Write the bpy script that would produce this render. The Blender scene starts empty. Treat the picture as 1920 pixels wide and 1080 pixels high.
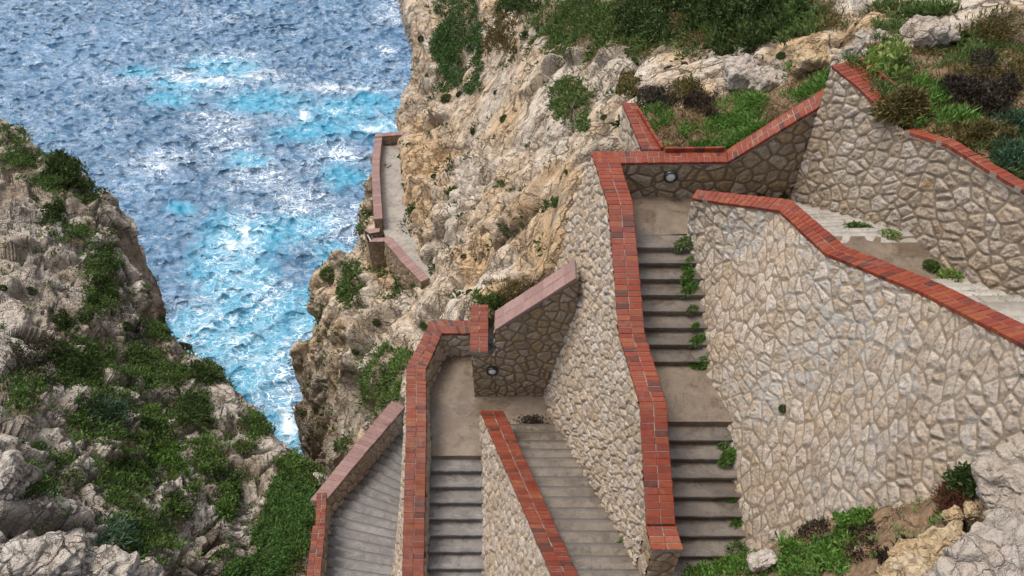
import bpy, math, random
import numpy as np

# ------------------------------------------------------------------ set-up
random.seed(7)
RNG = np.random.default_rng(7)
scene = bpy.context.scene
COL = scene.collection
F = 1478.0                     # focal length in photo pixels (1920 wide)
S = math.sqrt(0.5)             # camera pitched 45 degrees down, at the origin
SEA_Z = -92.0


def at(px, py, d):
    """world point seen at a photo pixel at depth d"""
    u = (px - 960) / F
    v = (540 - py) / F
    return np.array([u * d, S * (1 + v) * d, S * (v - 1) * d])


def at_z(px, py, z):
    v = (540 - py) / F
    return at(px, py, z / (S * (v - 1)))


def at_y(px, py, y):
    v = (540 - py) / F
    return at(px, py, y / (S * (1 + v)))


def at_plane(px, py, p0, n):
    r = at(px, py, 1.0)
    return r * (np.dot(p0, n) / np.dot(r, n))


def to_px(P):
    P = np.asarray(P, float)
    d = S * (P[..., 1] - P[..., 2])
    return 960 + F * P[..., 0] / d, 540 - F * S * (P[..., 1] + P[..., 2]) / d, d


# ------------------------------------------------------------------ noise
U32 = np.uint32


def h3(ix, iy, iz, seed=0):
    with np.errstate(over='ignore'):
        h = (ix.astype(np.int64).astype(U32) * U32(73856093)) ^ (iy.astype(np.int64).astype(U32) * U32(19349663)) \
            ^ (iz.astype(np.int64).astype(U32) * U32(83492791)) ^ U32((seed * 2654435761) & 0xffffffff)
        h ^= h >> U32(15); h *= U32(0x2c1b3c6d); h ^= h >> U32(12); h *= U32(0x297a2d39); h ^= h >> U32(15)
    return h


def perlin(p, seed=0):
    p = np.asarray(p, float)
    i = np.floor(p); f = p - i
    u = f * f * f * (f * (f * 6 - 15) + 10)
    out = np.zeros(len(p))
    for dx in (0, 1):
        wx = u[:, 0] if dx else 1 - u[:, 0]
        for dy in (0, 1):
            wy = u[:, 1] if dy else 1 - u[:, 1]
            for dz in (0, 1):
                wz = u[:, 2] if dz else 1 - u[:, 2]
                h = h3(i[:, 0] + dx, i[:, 1] + dy, i[:, 2] + dz, seed)
                gx = (h & U32(1023)) / 511.5 - 1
                gy = ((h >> U32(10)) & U32(1023)) / 511.5 - 1
                gz = ((h >> U32(20)) & U32(1023)) / 511.5 - 1
                out += wx * wy * wz * (gx * (f[:, 0] - dx) + gy * (f[:, 1] - dy) + gz * (f[:, 2] - dz))
    return out


def fbm(p, octv=4, gain=0.5, seed=0):
    p = np.asarray(p, float); a = 1.0; out = np.zeros(len(p))
    for o in range(octv):
        out += a * perlin(p * (2.03 ** o) + 17.3 * o, seed + o)
        a *= gain
    return out


def facets(p, seed=0, sharp=26.0):
    """broken rock: every cell is a tilted plane, softly joined; returns offset, edge distance, cell value"""
    p = np.asarray(p, float)
    i = np.floor(p)
    n = len(p)
    d1 = np.full(n, 9.0); d2 = np.full(n, 9.0); off = np.zeros(n); rnd = np.zeros(n); ws = np.full(n, 1e-12)
    for dx in (-1, 0, 1):
        for dy in (-1, 0, 1):
            for dz in (-1, 0, 1):
                cx, cy, cz = i[:, 0] + dx, i[:, 1] + dy, i[:, 2] + dz
                h = h3(cx, cy, cz, seed)
                vx = cx + (h & U32(1023)) / 1023.0 - p[:, 0]
                vy = cy + ((h >> U32(10)) & U32(1023)) / 1023.0 - p[:, 1]
                vz = cz + ((h >> U32(20)) & U32(1023)) / 1023.0 - p[:, 2]
                d = vx * vx + vy * vy + vz * vz
                new = d < d1
                d2 = np.where(new, d1, np.minimum(d2, d))
                d1 = np.where(new, d, d1)
                g = h3(cx, cy, cz, seed + 91)
                nx = (g & U32(1023)) / 511.5 - 1
                ny = ((g >> U32(10)) & U32(1023)) / 511.5 - 1
                nz = ((g >> U32(20)) & U32(1023)) / 511.5 - 1
                o = -(vx * nx + vy * ny + vz * nz) + 0.4 * (((g >> U32(7)) & U32(255)) / 127.5 - 1)
                w = np.exp(-sharp * d) + 1e-14
                off += w * o; ws += w
                rnd = np.where(new, ((g >> U32(12)) & U32(1023)) / 1023.0, rnd)
    return off / ws, np.sqrt(d2) - np.sqrt(d1), rnd


def sstep(a, b, x):
    t = np.clip((x - a) / (b - a), 0, 1)
    return t * t * (3 - 2 * t)


# ------------------------------------------------------------------ objects
def tag(o, label=None, cat=None, group=None, kind=None):
    if label: o['label'] = label
    if cat: o['category'] = cat
    if group: o['group'] = group
    if kind: o['kind'] = kind
    return o


def thing(name, label, cat, loc=(0, 0, 0), group=None):
    o = bpy.data.objects.new(name, None)
    COL.objects.link(o)
    o.location = loc
    o.empty_display_size = 0.2
    return tag(o, label, cat, group, 'thing')


def link(name, me, mat=None, parent=None):
    o = bpy.data.objects.new(name, me)
    COL.objects.link(o)
    if mat is not None and not me.materials:
        me.materials.append(mat)
    if parent is not None:
        o.parent = parent
        o.location = [-c for c in parent.location]
    return o


def mesh_np(name, V, Q, attrs=None, smooth=True):
    V = np.ascontiguousarray(V, np.float32); Q = np.ascontiguousarray(Q, np.int32)
    me = bpy.data.meshes.new(name)
    k = Q.shape[1]
    me.vertices.add(len(V)); me.vertices.foreach_set('co', V.ravel())
    me.loops.add(Q.size); me.loops.foreach_set('vertex_index', Q.ravel())
    me.polygons.add(len(Q)); me.polygons.foreach_set('loop_start', np.arange(0, Q.size, k, dtype=np.int32))
    me.polygons.foreach_set('use_smooth', np.full(len(Q), smooth))
    me.update(calc_edges=True)
    for a, arr in (attrs or {}).items():
        at_ = me.attributes.new(a, 'FLOAT', 'POINT')
        at_.data.foreach_set('value', np.ascontiguousarray(arr, np.float32).ravel())
    return me


def grid_quads(R, C, base=0):
    i = np.arange(R * C).reshape(R, C) + base
    return np.stack([i[:-1, :-1].ravel(), i[:-1, 1:].ravel(), i[1:, 1:].ravel(), i[1:, :-1].ravel()], 1)


def grid_normals(V):
    du = np.gradient(V, axis=1); dv = np.gradient(V, axis=0)
    n = np.cross(du, dv)
    return n / np.maximum(np.linalg.norm(n, axis=2, keepdims=True), 1e-9)


# ------------------------------------------------------------------ materials
def new_mat(name):
    m = bpy.data.materials.new(name); m.use_nodes = True
    nt = m.node_tree
    return m, nt, nt.nodes['Principled BSDF']


class NB:
    """tiny node-building helper"""
    def __init__(s, nt): s.nt = nt
    def n(s, t, **kw):
        x = s.nt.nodes.new(t)
        for k, v in kw.items():
            setattr(x, k, v)
        return x
    def l(s, a, b): s.nt.links.new(a, b)
    def val(s, sock, v):
        if isinstance(v, (int, float, tuple, list)): sock.default_value = v
        else: s.l(v, sock)
    def math(s, op, a, b=0.0, clamp=False):
        x = s.n('ShaderNodeMath', operation=op, use_clamp=clamp)
        s.val(x.inputs[0], a); s.val(x.inputs[1], b)
        return x.outputs[0]
    def mix(s, f, a, b, mode='MIX'):
        x = s.n('ShaderNodeMix', data_type='RGBA', blend_type=mode)
        s.val(x.inputs[0], f)
        for sock, c in ((x.inputs[6], a), (x.inputs[7], b)):
            if isinstance(c, (tuple, list)): sock.default_value = (c[0], c[1], c[2], 1)
            else: s.l(c, sock)
        return x.outputs[2]
    def noise(s, vec, scale, detail=4, rough=0.55, dist=0.0, out=0):
        x = s.n('ShaderNodeTexNoise')
        if vec is not None: s.l(vec, x.inputs['Vector'])
        x.inputs['Scale'].default_value = scale; x.inputs['Detail'].default_value = detail
        x.inputs['Roughness'].default_value = rough; x.inputs['Distortion'].default_value = dist
        return x.outputs[out]
    def ramp(s, f, stops, interp='LINEAR'):
        x = s.n('ShaderNodeValToRGB'); x.color_ramp.interpolation = interp
        e = x.color_ramp.elements
        while len(e) < len(stops): e.new(0.5)
        for el, (p, c) in zip(e, stops):
            el.position = p
            el.color = (c, c, c, 1) if isinstance(c, (int, float)) else (c[0], c[1], c[2], 1)
        s.val(x.inputs[0], f)
        return x.outputs[0]
    def attr(s, name): return s.n('ShaderNodeAttribute', attribute_name=name).outputs['Fac']
    def pos(s): return s.n('ShaderNodeNewGeometry').outputs['Position']
    def scalev(s, v, k):
        x = s.n('ShaderNodeVectorMath', operation='MULTIPLY'); s.l(v, x.inputs[0]); x.inputs[1].default_value = k
        return x.outputs[0]
    def bump(s, h, strength, dist, normal=None):
        x = s.n('ShaderNodeBump'); s.l(h, x.inputs['Height'])
        x.inputs['Strength'].default_value = strength; x.inputs['Distance'].default_value = dist
        if normal is not None: s.l(normal, x.inputs['Normal'])
        return x.outputs[0]


def mat_rock(name, light, tan, grey, soil=None, bump=1.0, stain=0.5, lichen=0.35, stretch=0.5, cracks=0.75, scale=1.0):
    m, nt, b = new_mat(name); N = NB(nt); p = N.pos()
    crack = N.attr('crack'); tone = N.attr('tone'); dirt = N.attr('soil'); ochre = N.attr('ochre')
    wv = N.n('ShaderNodeVectorMath', operation='MULTIPLY_ADD')
    N.l(N.noise(p, 1.1 * scale, 5, 0.6, 0.0, 1), wv.inputs[0]); wv.inputs[1].default_value = (0.9 / scale,) * 3
    N.l(N.scalev(p, (1, 1, stretch)), wv.inputs[2])
    q = wv.outputs[0]
    def vor(sc):
        x = N.n('ShaderNodeTexVoronoi', feature='DISTANCE_TO_EDGE'); N.l(q, x.inputs['Vector']); x.inputs['Scale'].default_value = sc * scale
        return x.outputs['Distance']
    k1 = N.ramp(vor(0.9), [(0.0, 0.0), (0.04, 1.0)]); k2 = N.ramp(vor(2.6), [(0.0, 0.0), (0.07, 1.0)]); k3 = N.ramp(vor(7.0), [(0.0, 0.0), (0.14, 1.0)])
    # joints open only here and there
    gate = lambda s, lo, hi: N.ramp(N.noise(p, s, 3, 0.6), [(lo, 0.0), (hi, 1.0)])
    j1 = N.math('MULTIPLY', N.math('SUBTRACT', 1.0, k1), gate(0.6 * scale, 0.42, 0.54))
    j2 = N.math('MULTIPLY', N.math('SUBTRACT', 1.0, k2), gate(0.9 * scale, 0.48, 0.6))
    j3 = N.math('MULTIPLY', N.math('SUBTRACT', 1.0, k3), gate(1.7 * scale, 0.52, 0.68))
    joints = N.math('MAXIMUM', N.math('MAXIMUM', j1, N.math('MULTIPLY', j2, 0.85)), N.math('MULTIPLY', j3, 0.5))
    big = N.noise(p, 0.16 * scale, 5, 0.6, 0.6)
    mid = N.noise(p, 0.9 * scale, 6, 0.62, 0.4)
    fine = N.noise(p, 7.0 * scale, 8, 0.7)
    c = N.mix(N.ramp(big, [(0.42, 0.0), (0.62, 1.0)]), light, tan)
    c = N.mix(N.math('MULTIPLY', N.ramp(mid, [(0.48, 0), (0.68, 1)]), stain), c, tan)
    strata = N.noise(N.scalev(p, (2.2 * scale, 2.2 * scale, 0.42 * scale)), 1.0, 5, 0.6, 0.3)
    c = N.mix(N.ramp(N.math('ADD', ochre, N.math('MULTIPLY', N.math('SUBTRACT', N.noise(p, 0.7, 6, 0.65, 0.5), 0.5), 1.6)), [(0.35, 0.0), (0.8, 0.85)]), c, (tan[0] * 1.04, tan[1] * 0.98, tan[2] * 0.88))
    c = N.mix(N.ramp(strata, [(0.36, 0.45), (0.5, 0.0)]), c, N.mix(1.0, c, (0.62, 0.55, 0.48), 'MULTIPLY'))
    c = N.mix(N.math('MULTIPLY', N.ramp(N.noise(p, 0.55 * scale, 7, 0.7, 0.8), [(0.5, 0), (0.66, 1)]), lichen), c, grey)
    c = N.mix(N.math('MULTIPLY', tone, 0.22), c, N.mix(1.0, c, (0.66, 0.62, 0.58), 'MULTIPLY'))
    c = N.mix(N.ramp(fine, [(0.32, 0.4), (0.48, 0.0)]), c, N.mix(1.0, c, (0.5, 0.45, 0.40), 'MULTIPLY'))
    c = N.mix(N.math('MULTIPLY', N.ramp(N.noise(p, 13.0 * scale, 6, 0.75), [(0.62, 0), (0.7, 1)]), 0.5), c, (0.10, 0.085, 0.07))
    # darker in the cracks, hollows and open joints
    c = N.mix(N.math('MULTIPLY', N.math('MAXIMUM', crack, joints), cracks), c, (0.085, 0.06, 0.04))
    rough_k = N.math('SUBTRACT', 1.0, N.math('MULTIPLY', dirt, 0.8)) if soil is not None else None
    if soil is not None:
        sc = N.mix(N.ramp(N.noise(p, 9, 6, 0.7), [(0.35, 0), (0.65, 1)]), soil, tuple(k * 1.9 for k in soil))
        gv = N.ramp(N.noise(p, 26, 3, 0.6), [(0.6, 0), (0.66, 1)])
        sc = N.mix(N.math('MULTIPLY', gv, 0.7), sc, (0.38, 0.32, 0.25))
        c = N.mix(dirt, c, sc)
    N.l(c, b.inputs['Base Color'])
    b.inputs['Roughness'].default_value = 0.85
    b.inputs['Specular IOR Level'].default_value = 0.2
    hh = N.math('ADD', N.math('MULTIPLY', N.noise(p, 2.4 * scale, 7, 0.62, 0.3), 0.8), N.math('MULTIPLY', N.noise(p, 9 * scale, 6, 0.68), 0.42))
    hh = N.math('ADD', hh, N.math('MULTIPLY', strata, 0.9))
    hh = N.math('SUBTRACT', hh, N.math('MULTIPLY', joints, 1.2 * cracks))
    hh = N.math('ADD', hh, N.math('MULTIPLY', vor(1.6), 0.9))
    if rough_k is not None: hh = N.math('MULTIPLY', hh, rough_k)
    N.l(N.bump(hh, bump, 0.28 / scale), b.inputs['Normal'])
    return m


def mat_stone(name, cols, mortar, smear=0.0, wet=0.0):
    """rubble masonry: 'edge' and 'rnd' come with the mesh, stone by stone"""
    m, nt, b = new_mat(name); N = NB(nt); p = N.pos()
    e = N.attr('edge'); r = N.attr('rnd')
    c = N.ramp(r, [(i / (len(cols)), k) for i, k in enumerate(cols)], 'CONSTANT')
    c = N.mix(N.ramp(N.noise(p, 5, 6, 0.65), [(0.35, 0.0), (0.7, 0.55)]), c, N.mix(1.0, c, (0.66, 0.6, 0.52), 'MULTIPLY'))
    c = N.mix(N.ramp(N.noise(p, 26, 7, 0.75), [(0.36, 0.75), (0.54, 0.0)]), c, N.mix(1.0, c, (0.42, 0.37, 0.31), 'MULTIPLY'))
    och = N.ramp(N.noise(p, 2.6, 3, 0.6), [(0.64, 0.0), (0.74, 0.7)])
    c = N.mix(och, c, (0.40, 0.24, 0.08))
    mc = N.mix(N.ramp(N.noise(p, 9, 5, 0.7), [(0.35, 0), (0.7, 1)]), mortar, tuple(k * 1.45 for k in mortar))
    f = N.ramp(N.math('ADD', e, N.math('MULTIPLY', N.math('SUBTRACT', N.noise(p, 20, 5, 0.7), 0.5), 0.35)), [(0.25, 0.0), (0.55, 1.0)])
    c = N.mix(f, mc, c)
    c = N.mix(N.ramp(N.noise(p, 0.45, 5, 0.6, 0.5), [(0.4, 0.5), (0.6, 0.0)]), c, N.mix(1.0, c, (0.78, 0.72, 0.64), 'MULTIPLY'))
    st_ = N.ramp(N.noise(N.scalev(p, (2.6, 2.6, 0.22)), 1.0, 5, 0.6), [(0.54, 0.0), (0.68, 0.4)])
    c = N.mix(st_, c, N.mix(1.0, c, (0.66, 0.60, 0.53), 'MULTIPLY'))
    if smear > 0:
        sm = N.math('MULTIPLY', N.ramp(N.noise(p, 0.55, 3, 0.5), [(0.42, 0), (0.6, 1)]),
                    N.ramp(N.noise(p, 4.5, 6, 0.7, 1.2), [(0.47, 0), (0.6, 1)]))
        c = N.mix(N.math('MULTIPLY', sm, smear), c, (0.34, 0.345, 0.33))
    N.l(c, b.inputs['Base Color'])
    b.inputs['Roughness'].default_value = 0.8 - wet
    b.inputs['Specular IOR Level'].default_value = 0.3
    N.l(N.bump(N.math('ADD', N.noise(p, 24, 9, 0.75), N.math('MULTIPLY', N.noise(p, 8, 6, 0.7), 1.3)), 0.9, 0.035), b.inputs['Normal'])
    return m


def mat_brick(name, cols, wet=0.35):
    m, nt, b = new_mat(name); N = NB(nt); p = N.pos()
    r = N.attr('rnd')
    c = N.ramp(r, [(i / len(cols), k) for i, k in enumerate(cols)], 'CONSTANT')
    c = N.mix(N.ramp(N.noise(p, 12, 6, 0.7), [(0.4, 0), (0.75, 0.6)]), c, N.mix(1.0, c, (0.45, 0.4, 0.4), 'MULTIPLY'))
    c = N.mix(N.ramp(N.noise(p, 3.3, 6, 0.7, 0.8), [(0.57, 0), (0.7, 0.5)]), c, (0.27, 0.125, 0.085))
    c = N.mix(N.ramp(N.noise(p, 1.1, 5, 0.7), [(0.58, 0), (0.7, 0.6)]), c, (0.11, 0.045, 0.035))
    c = N.mix(N.ramp(N.noise(p, 21, 6, 0.75), [(0.6, 0), (0.68, 0.55)]), c, (0.06, 0.04, 0.035))
    N.l(c, b.inputs['Base Color'])
    N.l(N.ramp(N.noise(p, 1.6, 5, 0.65), [(0.4, 0.75), (0.66, 0.75 - wet)]), b.inputs['Roughness'])
    N.l(N.bump(N.noise(p, 35, 6, 0.7), 0.35, 0.012), b.inputs['Normal'])
    return m


def mat_concrete(name, a, c2, wet, spec=0.5, worn=0.75):
    m, nt, b = new_mat(name); N = NB(nt); p = N.pos()
    r = N.attr('rnd'); ns = N.attr('nose')
    c = N.mix(N.ramp(N.noise(p, 1.3, 7, 0.65, 0.6), [(0.38, 0), (0.62, 1)]), a, c2)
    c = N.mix(N.math('MULTIPLY', r, 0.6), c, N.mix(1.0, c, (0.72, 0.70, 0.69), 'MULTIPLY'))
    c = N.mix(N.ramp(N.noise(p, 45, 4, 0.7), [(0.38, 0.5), (0.55, 0)]), c, N.mix(1.0, c, (0.6, 0.56, 0.52), 'MULTIPLY'))
    c = N.mix(N.ramp(N.noise(p, 4.5, 8, 0.75, 0.8), [(0.5, 0), (0.66, 0.65)]), c, N.mix(1.0, c, (0.55, 0.5, 0.44), 'MULTIPLY'))
    c = N.mix(N.math('MULTIPLY', N.ramp(N.math('ABSOLUTE', N.math('SUBTRACT', N.noise(p, 0.9, 4, 0.6, 1.2), 0.5)), [(0.0, 1.0), (0.008, 0.0)]), 0.7), c, (0.06, 0.05, 0.04))
    pud = N.ramp(N.noise(N.scalev(p, (0.8, 1.1, 1.0)), 1.3, 6, 0.65, 0.5), [(0.5, 0), (0.57, 1)])
    # wet, worn strip along the nosing
    nz = N.ramp(N.math('ADD', ns, N.math('MULTIPLY', N.math('SUBTRACT', N.noise(p, 3.5, 6, 0.7, 0.4), 0.5), 1.7)), [(0.42, 0), (0.62, 1)])
    nz = N.math('MULTIPLY', nz, N.ramp(ns, [(0.0, 0.0), (0.25, 1.0)]))
    wetm = N.math('MAXIMUM', pud, nz)
    c = N.mix(N.math('MULTIPLY', pud, 0.5), c, N.mix(1.0, c, (0.66, 0.64, 0.64), 'MULTIPLY'))
    c = N.mix(N.math('MULTIPLY', nz, worn), c, (0.115, 0.10, 0.088))
    # thin dark line on the worn edge
    c = N.mix(N.math('MULTIPLY', N.ramp(ns, [(0.72, 0.0), (0.86, 1.0)]), worn), c, (0.06, 0.052, 0.045))
    N.l(c, b.inputs['Base Color'])
    N.l(N.ramp(wetm, [(0, 0.62), (1, 0.62 - wet)]), b.inputs['Roughness'])
    b.inputs['Specular IOR Level'].default_value = spec
    hb = N.math('MULTIPLY', N.noise(p, 38, 7, 0.7), N.math('SUBTRACT', 1.0, N.math('MULTIPLY', wetm, 0.8)))
    N.l(N.bump(hb, 0.3, 0.015), b.inputs['Normal'])
    return m


def mat_leaf(name, cols, rough=0.55):
    m, nt, b = new_mat(name); N = NB(nt); r = N.attr('rnd')
    c = N.ramp(r, [(i / max(1, len(cols) - 1), k) for i, k in enumerate(cols)])
    c = N.mix(N.ramp(N.noise(N.pos(), 1.5, 3, 0.6), [(0.35, 0), (0.7, 0.6)]), c, N.mix(1.0, c, (0.55, 0.6, 0.5), 'MULTIPLY'))
    N.l(c, b.inputs['Base Color'])
    b.inputs['Roughness'].default_value = rough
    b.inputs['Specular IOR Level'].default_value = 0.3
    b.inputs['Subsurface Weight'].default_value = 0.0
    tr = N.n('ShaderNodeBsdfTranslucent'); N.l(c, tr.inputs['Color'])
    mx = N.n('ShaderNodeMixShader'); mx.inputs[0].default_value = 0.25
    N.l(b.outputs[0], mx.inputs[1]); N.l(tr.outputs[0], mx.inputs[2])
    N.l(mx.outputs[0], nt.nodes['Material Output'].inputs['Surface'])
    return m


def mat_plain(name, col, rough=0.5, nscale=20, var=0.3):
    m, nt, b = new_mat(name); N = NB(nt)
    c = N.mix(N.ramp(N.noise(N.pos(), nscale, 5, 0.6), [(0.35, 0), (0.65, 1)]), col, tuple(k * (1 - var) for k in col))
    N.l(c, b.inputs['Base Color']); b.inputs['Roughness'].default_value = rough
    return m


M = {}
M['cliff'] = mat_rock('cliff_limestone', (0.66, 0.575, 0.47), (0.60, 0.425, 0.25), (0.50, 0.455, 0.40), soil=(0.12, 0.09, 0.06), stain=0.6, lichen=0.4, stretch=0.45)
M['slope'] = mat_rock('slope_limestone', (0.60, 0.54, 0.465), (0.47, 0.385, 0.29), (0.40, 0.365, 0.325), soil=(0.085, 0.062, 0.04), stain=0.4, lichen=0.55, stretch=0.7, cracks=0.75, scale=1.3)
M['boulder'] = mat_rock('boulder_limestone', (0.52, 0.455, 0.395), (0.45, 0.375, 0.30), (0.36, 0.325, 0.29), stain=0.4, lichen=0.55, stretch=1.0, cracks=0.25, scale=1.5, bump=0.9)
M['ochre_rock'] = mat_rock('ochre_limestone', (0.49, 0.39, 0.26), (0.44, 0.30, 0.15), (0.38, 0.32, 0.24), stain=0.6, lichen=0.2, stretch=1.0, cracks=0.5, scale=1.8, bump=0.7)
M['earth'] = mat_rock('bank_earth', (0.34, 0.26, 0.18), (0.26, 0.16, 0.09), (0.2, 0.16, 0.12), soil=(0.13, 0.082, 0.048), stain=0.5)
CREAMS = [(0.49, 0.40, 0.315), (0.54, 0.46, 0.38), (0.45, 0.365, 0.285), (0.52, 0.445, 0.375), (0.47, 0.375, 0.275), (0.57, 0.50, 0.43), (0.47, 0.39, 0.30), (0.50, 0.425, 0.35), (0.53, 0.43, 0.33), (0.48, 0.41, 0.345)]
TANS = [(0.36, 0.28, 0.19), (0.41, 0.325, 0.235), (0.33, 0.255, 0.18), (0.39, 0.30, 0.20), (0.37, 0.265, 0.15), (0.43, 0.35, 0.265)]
M['stone'] = mat_stone('rubble_cream', CREAMS, (0.215, 0.17, 0.12))
M['stone_smear'] = mat_stone('rubble_cream_smeared', CREAMS, (0.205, 0.162, 0.115), smear=0.8)
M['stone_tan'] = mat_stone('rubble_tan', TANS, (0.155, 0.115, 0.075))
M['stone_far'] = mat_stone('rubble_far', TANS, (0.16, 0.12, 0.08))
REDS = [(0.189, 0.026, 0.005), (0.208, 0.032, 0.006), (0.162, 0.021, 0.004), (0.198, 0.03, 0.006), (0.218, 0.039, 0.008), (0.146, 0.019, 0.004), (0.198, 0.026, 0.005), (0.178, 0.024, 0.005), (0.225, 0.052, 0.013), (0.189, 0.028, 0.006), (0.204, 0.034, 0.007), (0.087, 0.017, 0.005)]
PINKS = [(0.238, 0.136, 0.115), (0.259, 0.154, 0.13), (0.216, 0.122, 0.105), (0.274, 0.168, 0.143), (0.23, 0.13, 0.112)]
M['brick'] = mat_brick('red_brick', REDS)
M['brick_wet'] = mat_brick('red_brick_wet', [(r * 0.85, g * 0.95, b * 0.95) for r, g, b in REDS], wet=0.5)
M['pink'] = mat_brick('pink_brick', PINKS, wet=0.4)
M['mortar'] = mat_plain('mortar', (0.25, 0.21, 0.17), 0.85, 18, 0.35)
M['concrete'] = mat_concrete('concrete_tread', (0.135, 0.11, 0.086), (0.185, 0.153, 0.122), 0.5, worn=0.08)
M['ramp'] = mat_concrete('concrete_ramp', (0.145, 0.117, 0.088), (0.20, 0.166, 0.13), 0.5, worn=0.5)
M['lowest'] = mat_concrete('concrete_lowest', (0.155, 0.14, 0.126), (0.215, 0.196, 0.177), 0.52, worn=0.75)
M['landing'] = mat_concrete('concrete_landing', (0.145, 0.106, 0.073), (0.21, 0.16, 0.115), 0.4)
M['dry'] = mat_concrete('concrete_dry', (0.42, 0.395, 0.34), (0.50, 0.47, 0.41), 0.15, worn=0.15)
M['wetgrey'] = mat_concrete('concrete_wet', (0.16, 0.143, 0.127), (0.215, 0.195, 0.175), 0.52, worn=0.08)
M['pathc'] = mat_concrete('concrete_path', (0.28, 0.24, 0.20), (0.35, 0.31, 0.265), 0.35)
M['black'] = mat_plain('lamp_black', (0.016, 0.018, 0.02), 0.35)
M['lens'] = mat_plain('lamp_glass', (0.58, 0.56, 0.5), 0.2, 6, 0.12)
M['metal'] = mat_plain('galvanised_pipe', (0.45, 0.45, 0.44), 0.35)
M['leaf_bright'] = mat_leaf('leaf_bright', [(0.059, 0.13, 0.022), (0.103, 0.208, 0.033), (0.154, 0.26, 0.048)])
M['leaf_mid'] = mat_leaf('leaf_mid', [(0.055, 0.096, 0.026), (0.099, 0.151, 0.038), (0.163, 0.208, 0.059)])
M['leaf_gully'] = mat_leaf('leaf_gully', [(0.03, 0.075, 0.016), (0.065, 0.15, 0.028), (0.13, 0.23, 0.05)])
M['leaf_dark'] = mat_leaf('leaf_dark', [(0.027, 0.047, 0.014), (0.054, 0.086, 0.02), (0.088, 0.125, 0.03)])
M['leaf_hang'] = mat_leaf('leaf_hang', [(0.02, 0.045, 0.010), (0.045, 0.10, 0.016), (0.075, 0.15, 0.025)])
M['leaf_blue'] = mat_leaf('leaf_blue', [(0.04, 0.085, 0.048), (0.07, 0.13, 0.071), (0.11, 0.17, 0.095)])
M['leaf_lime'] = mat_leaf('leaf_lime', [(0.09, 0.17, 0.028), (0.2, 0.27, 0.057), (0.32, 0.36, 0.123)])
M['leaf_olive'] = mat_leaf('leaf_olive', [(0.07, 0.06, 0.019), (0.13, 0.1, 0.028), (0.19, 0.14, 0.048)])
M['leaf_dry'] = mat_leaf('leaf_dry', [(0.018, 0.013, 0.009), (0.04, 0.028, 0.019), (0.07, 0.045, 0.028)])
M['leaf_rust'] = mat_leaf('leaf_rust', [(0.05, 0.018, 0.013), (0.12, 0.035, 0.019), (0.17, 0.06, 0.033)])
M['twig'] = mat_plain('twig', (0.16, 0.11, 0.07), 0.8)

# ------------------------------------------------------------------ terrain
TERR = []       # (verts, normals) of every terrain sheet, for standing plants on it


def cr_axis0(P, t):
    n = len(P)
    i = np.clip(np.floor(t).astype(int), 0, n - 2)
    f = (t - i).reshape((-1,) + (1,) * (P.ndim - 1))
    g = lambda k: P[np.clip(k, 0, n - 1)]
    p0, p1, p2, p3 = g(i - 1), g(i), g(i + 1), g(i + 2)
    return 0.5 * (2 * p1 + (p2 - p0) * f + (2 * p0 - 5 * p1 + 4 * p2 - p3) * f ** 2 + (3 * p1 - p0 - 3 * p2 + p3) * f ** 3)


def even_t(net, n, hidden=()):
    """parameter samples along axis 0 so that the mesh is about as fine everywhere as it looks"""
    px, py, d = to_px(net)
    q = np.stack([px, py], -1)
    L = np.median(np.linalg.norm(np.diff(q, axis=0), axis=2), axis=1)
    L = np.clip(L, 25, 400)
    for h in hidden: L[h] = 22.0
    cum = np.concatenate([[0], np.cumsum(L)])
    return np.interp(np.linspace(0, cum[-1], n), cum, np.arange(len(cum)))


SPC = 0.05      # how far apart the mesh points lie, so that cracks are never narrower than the mesh can carry


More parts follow.
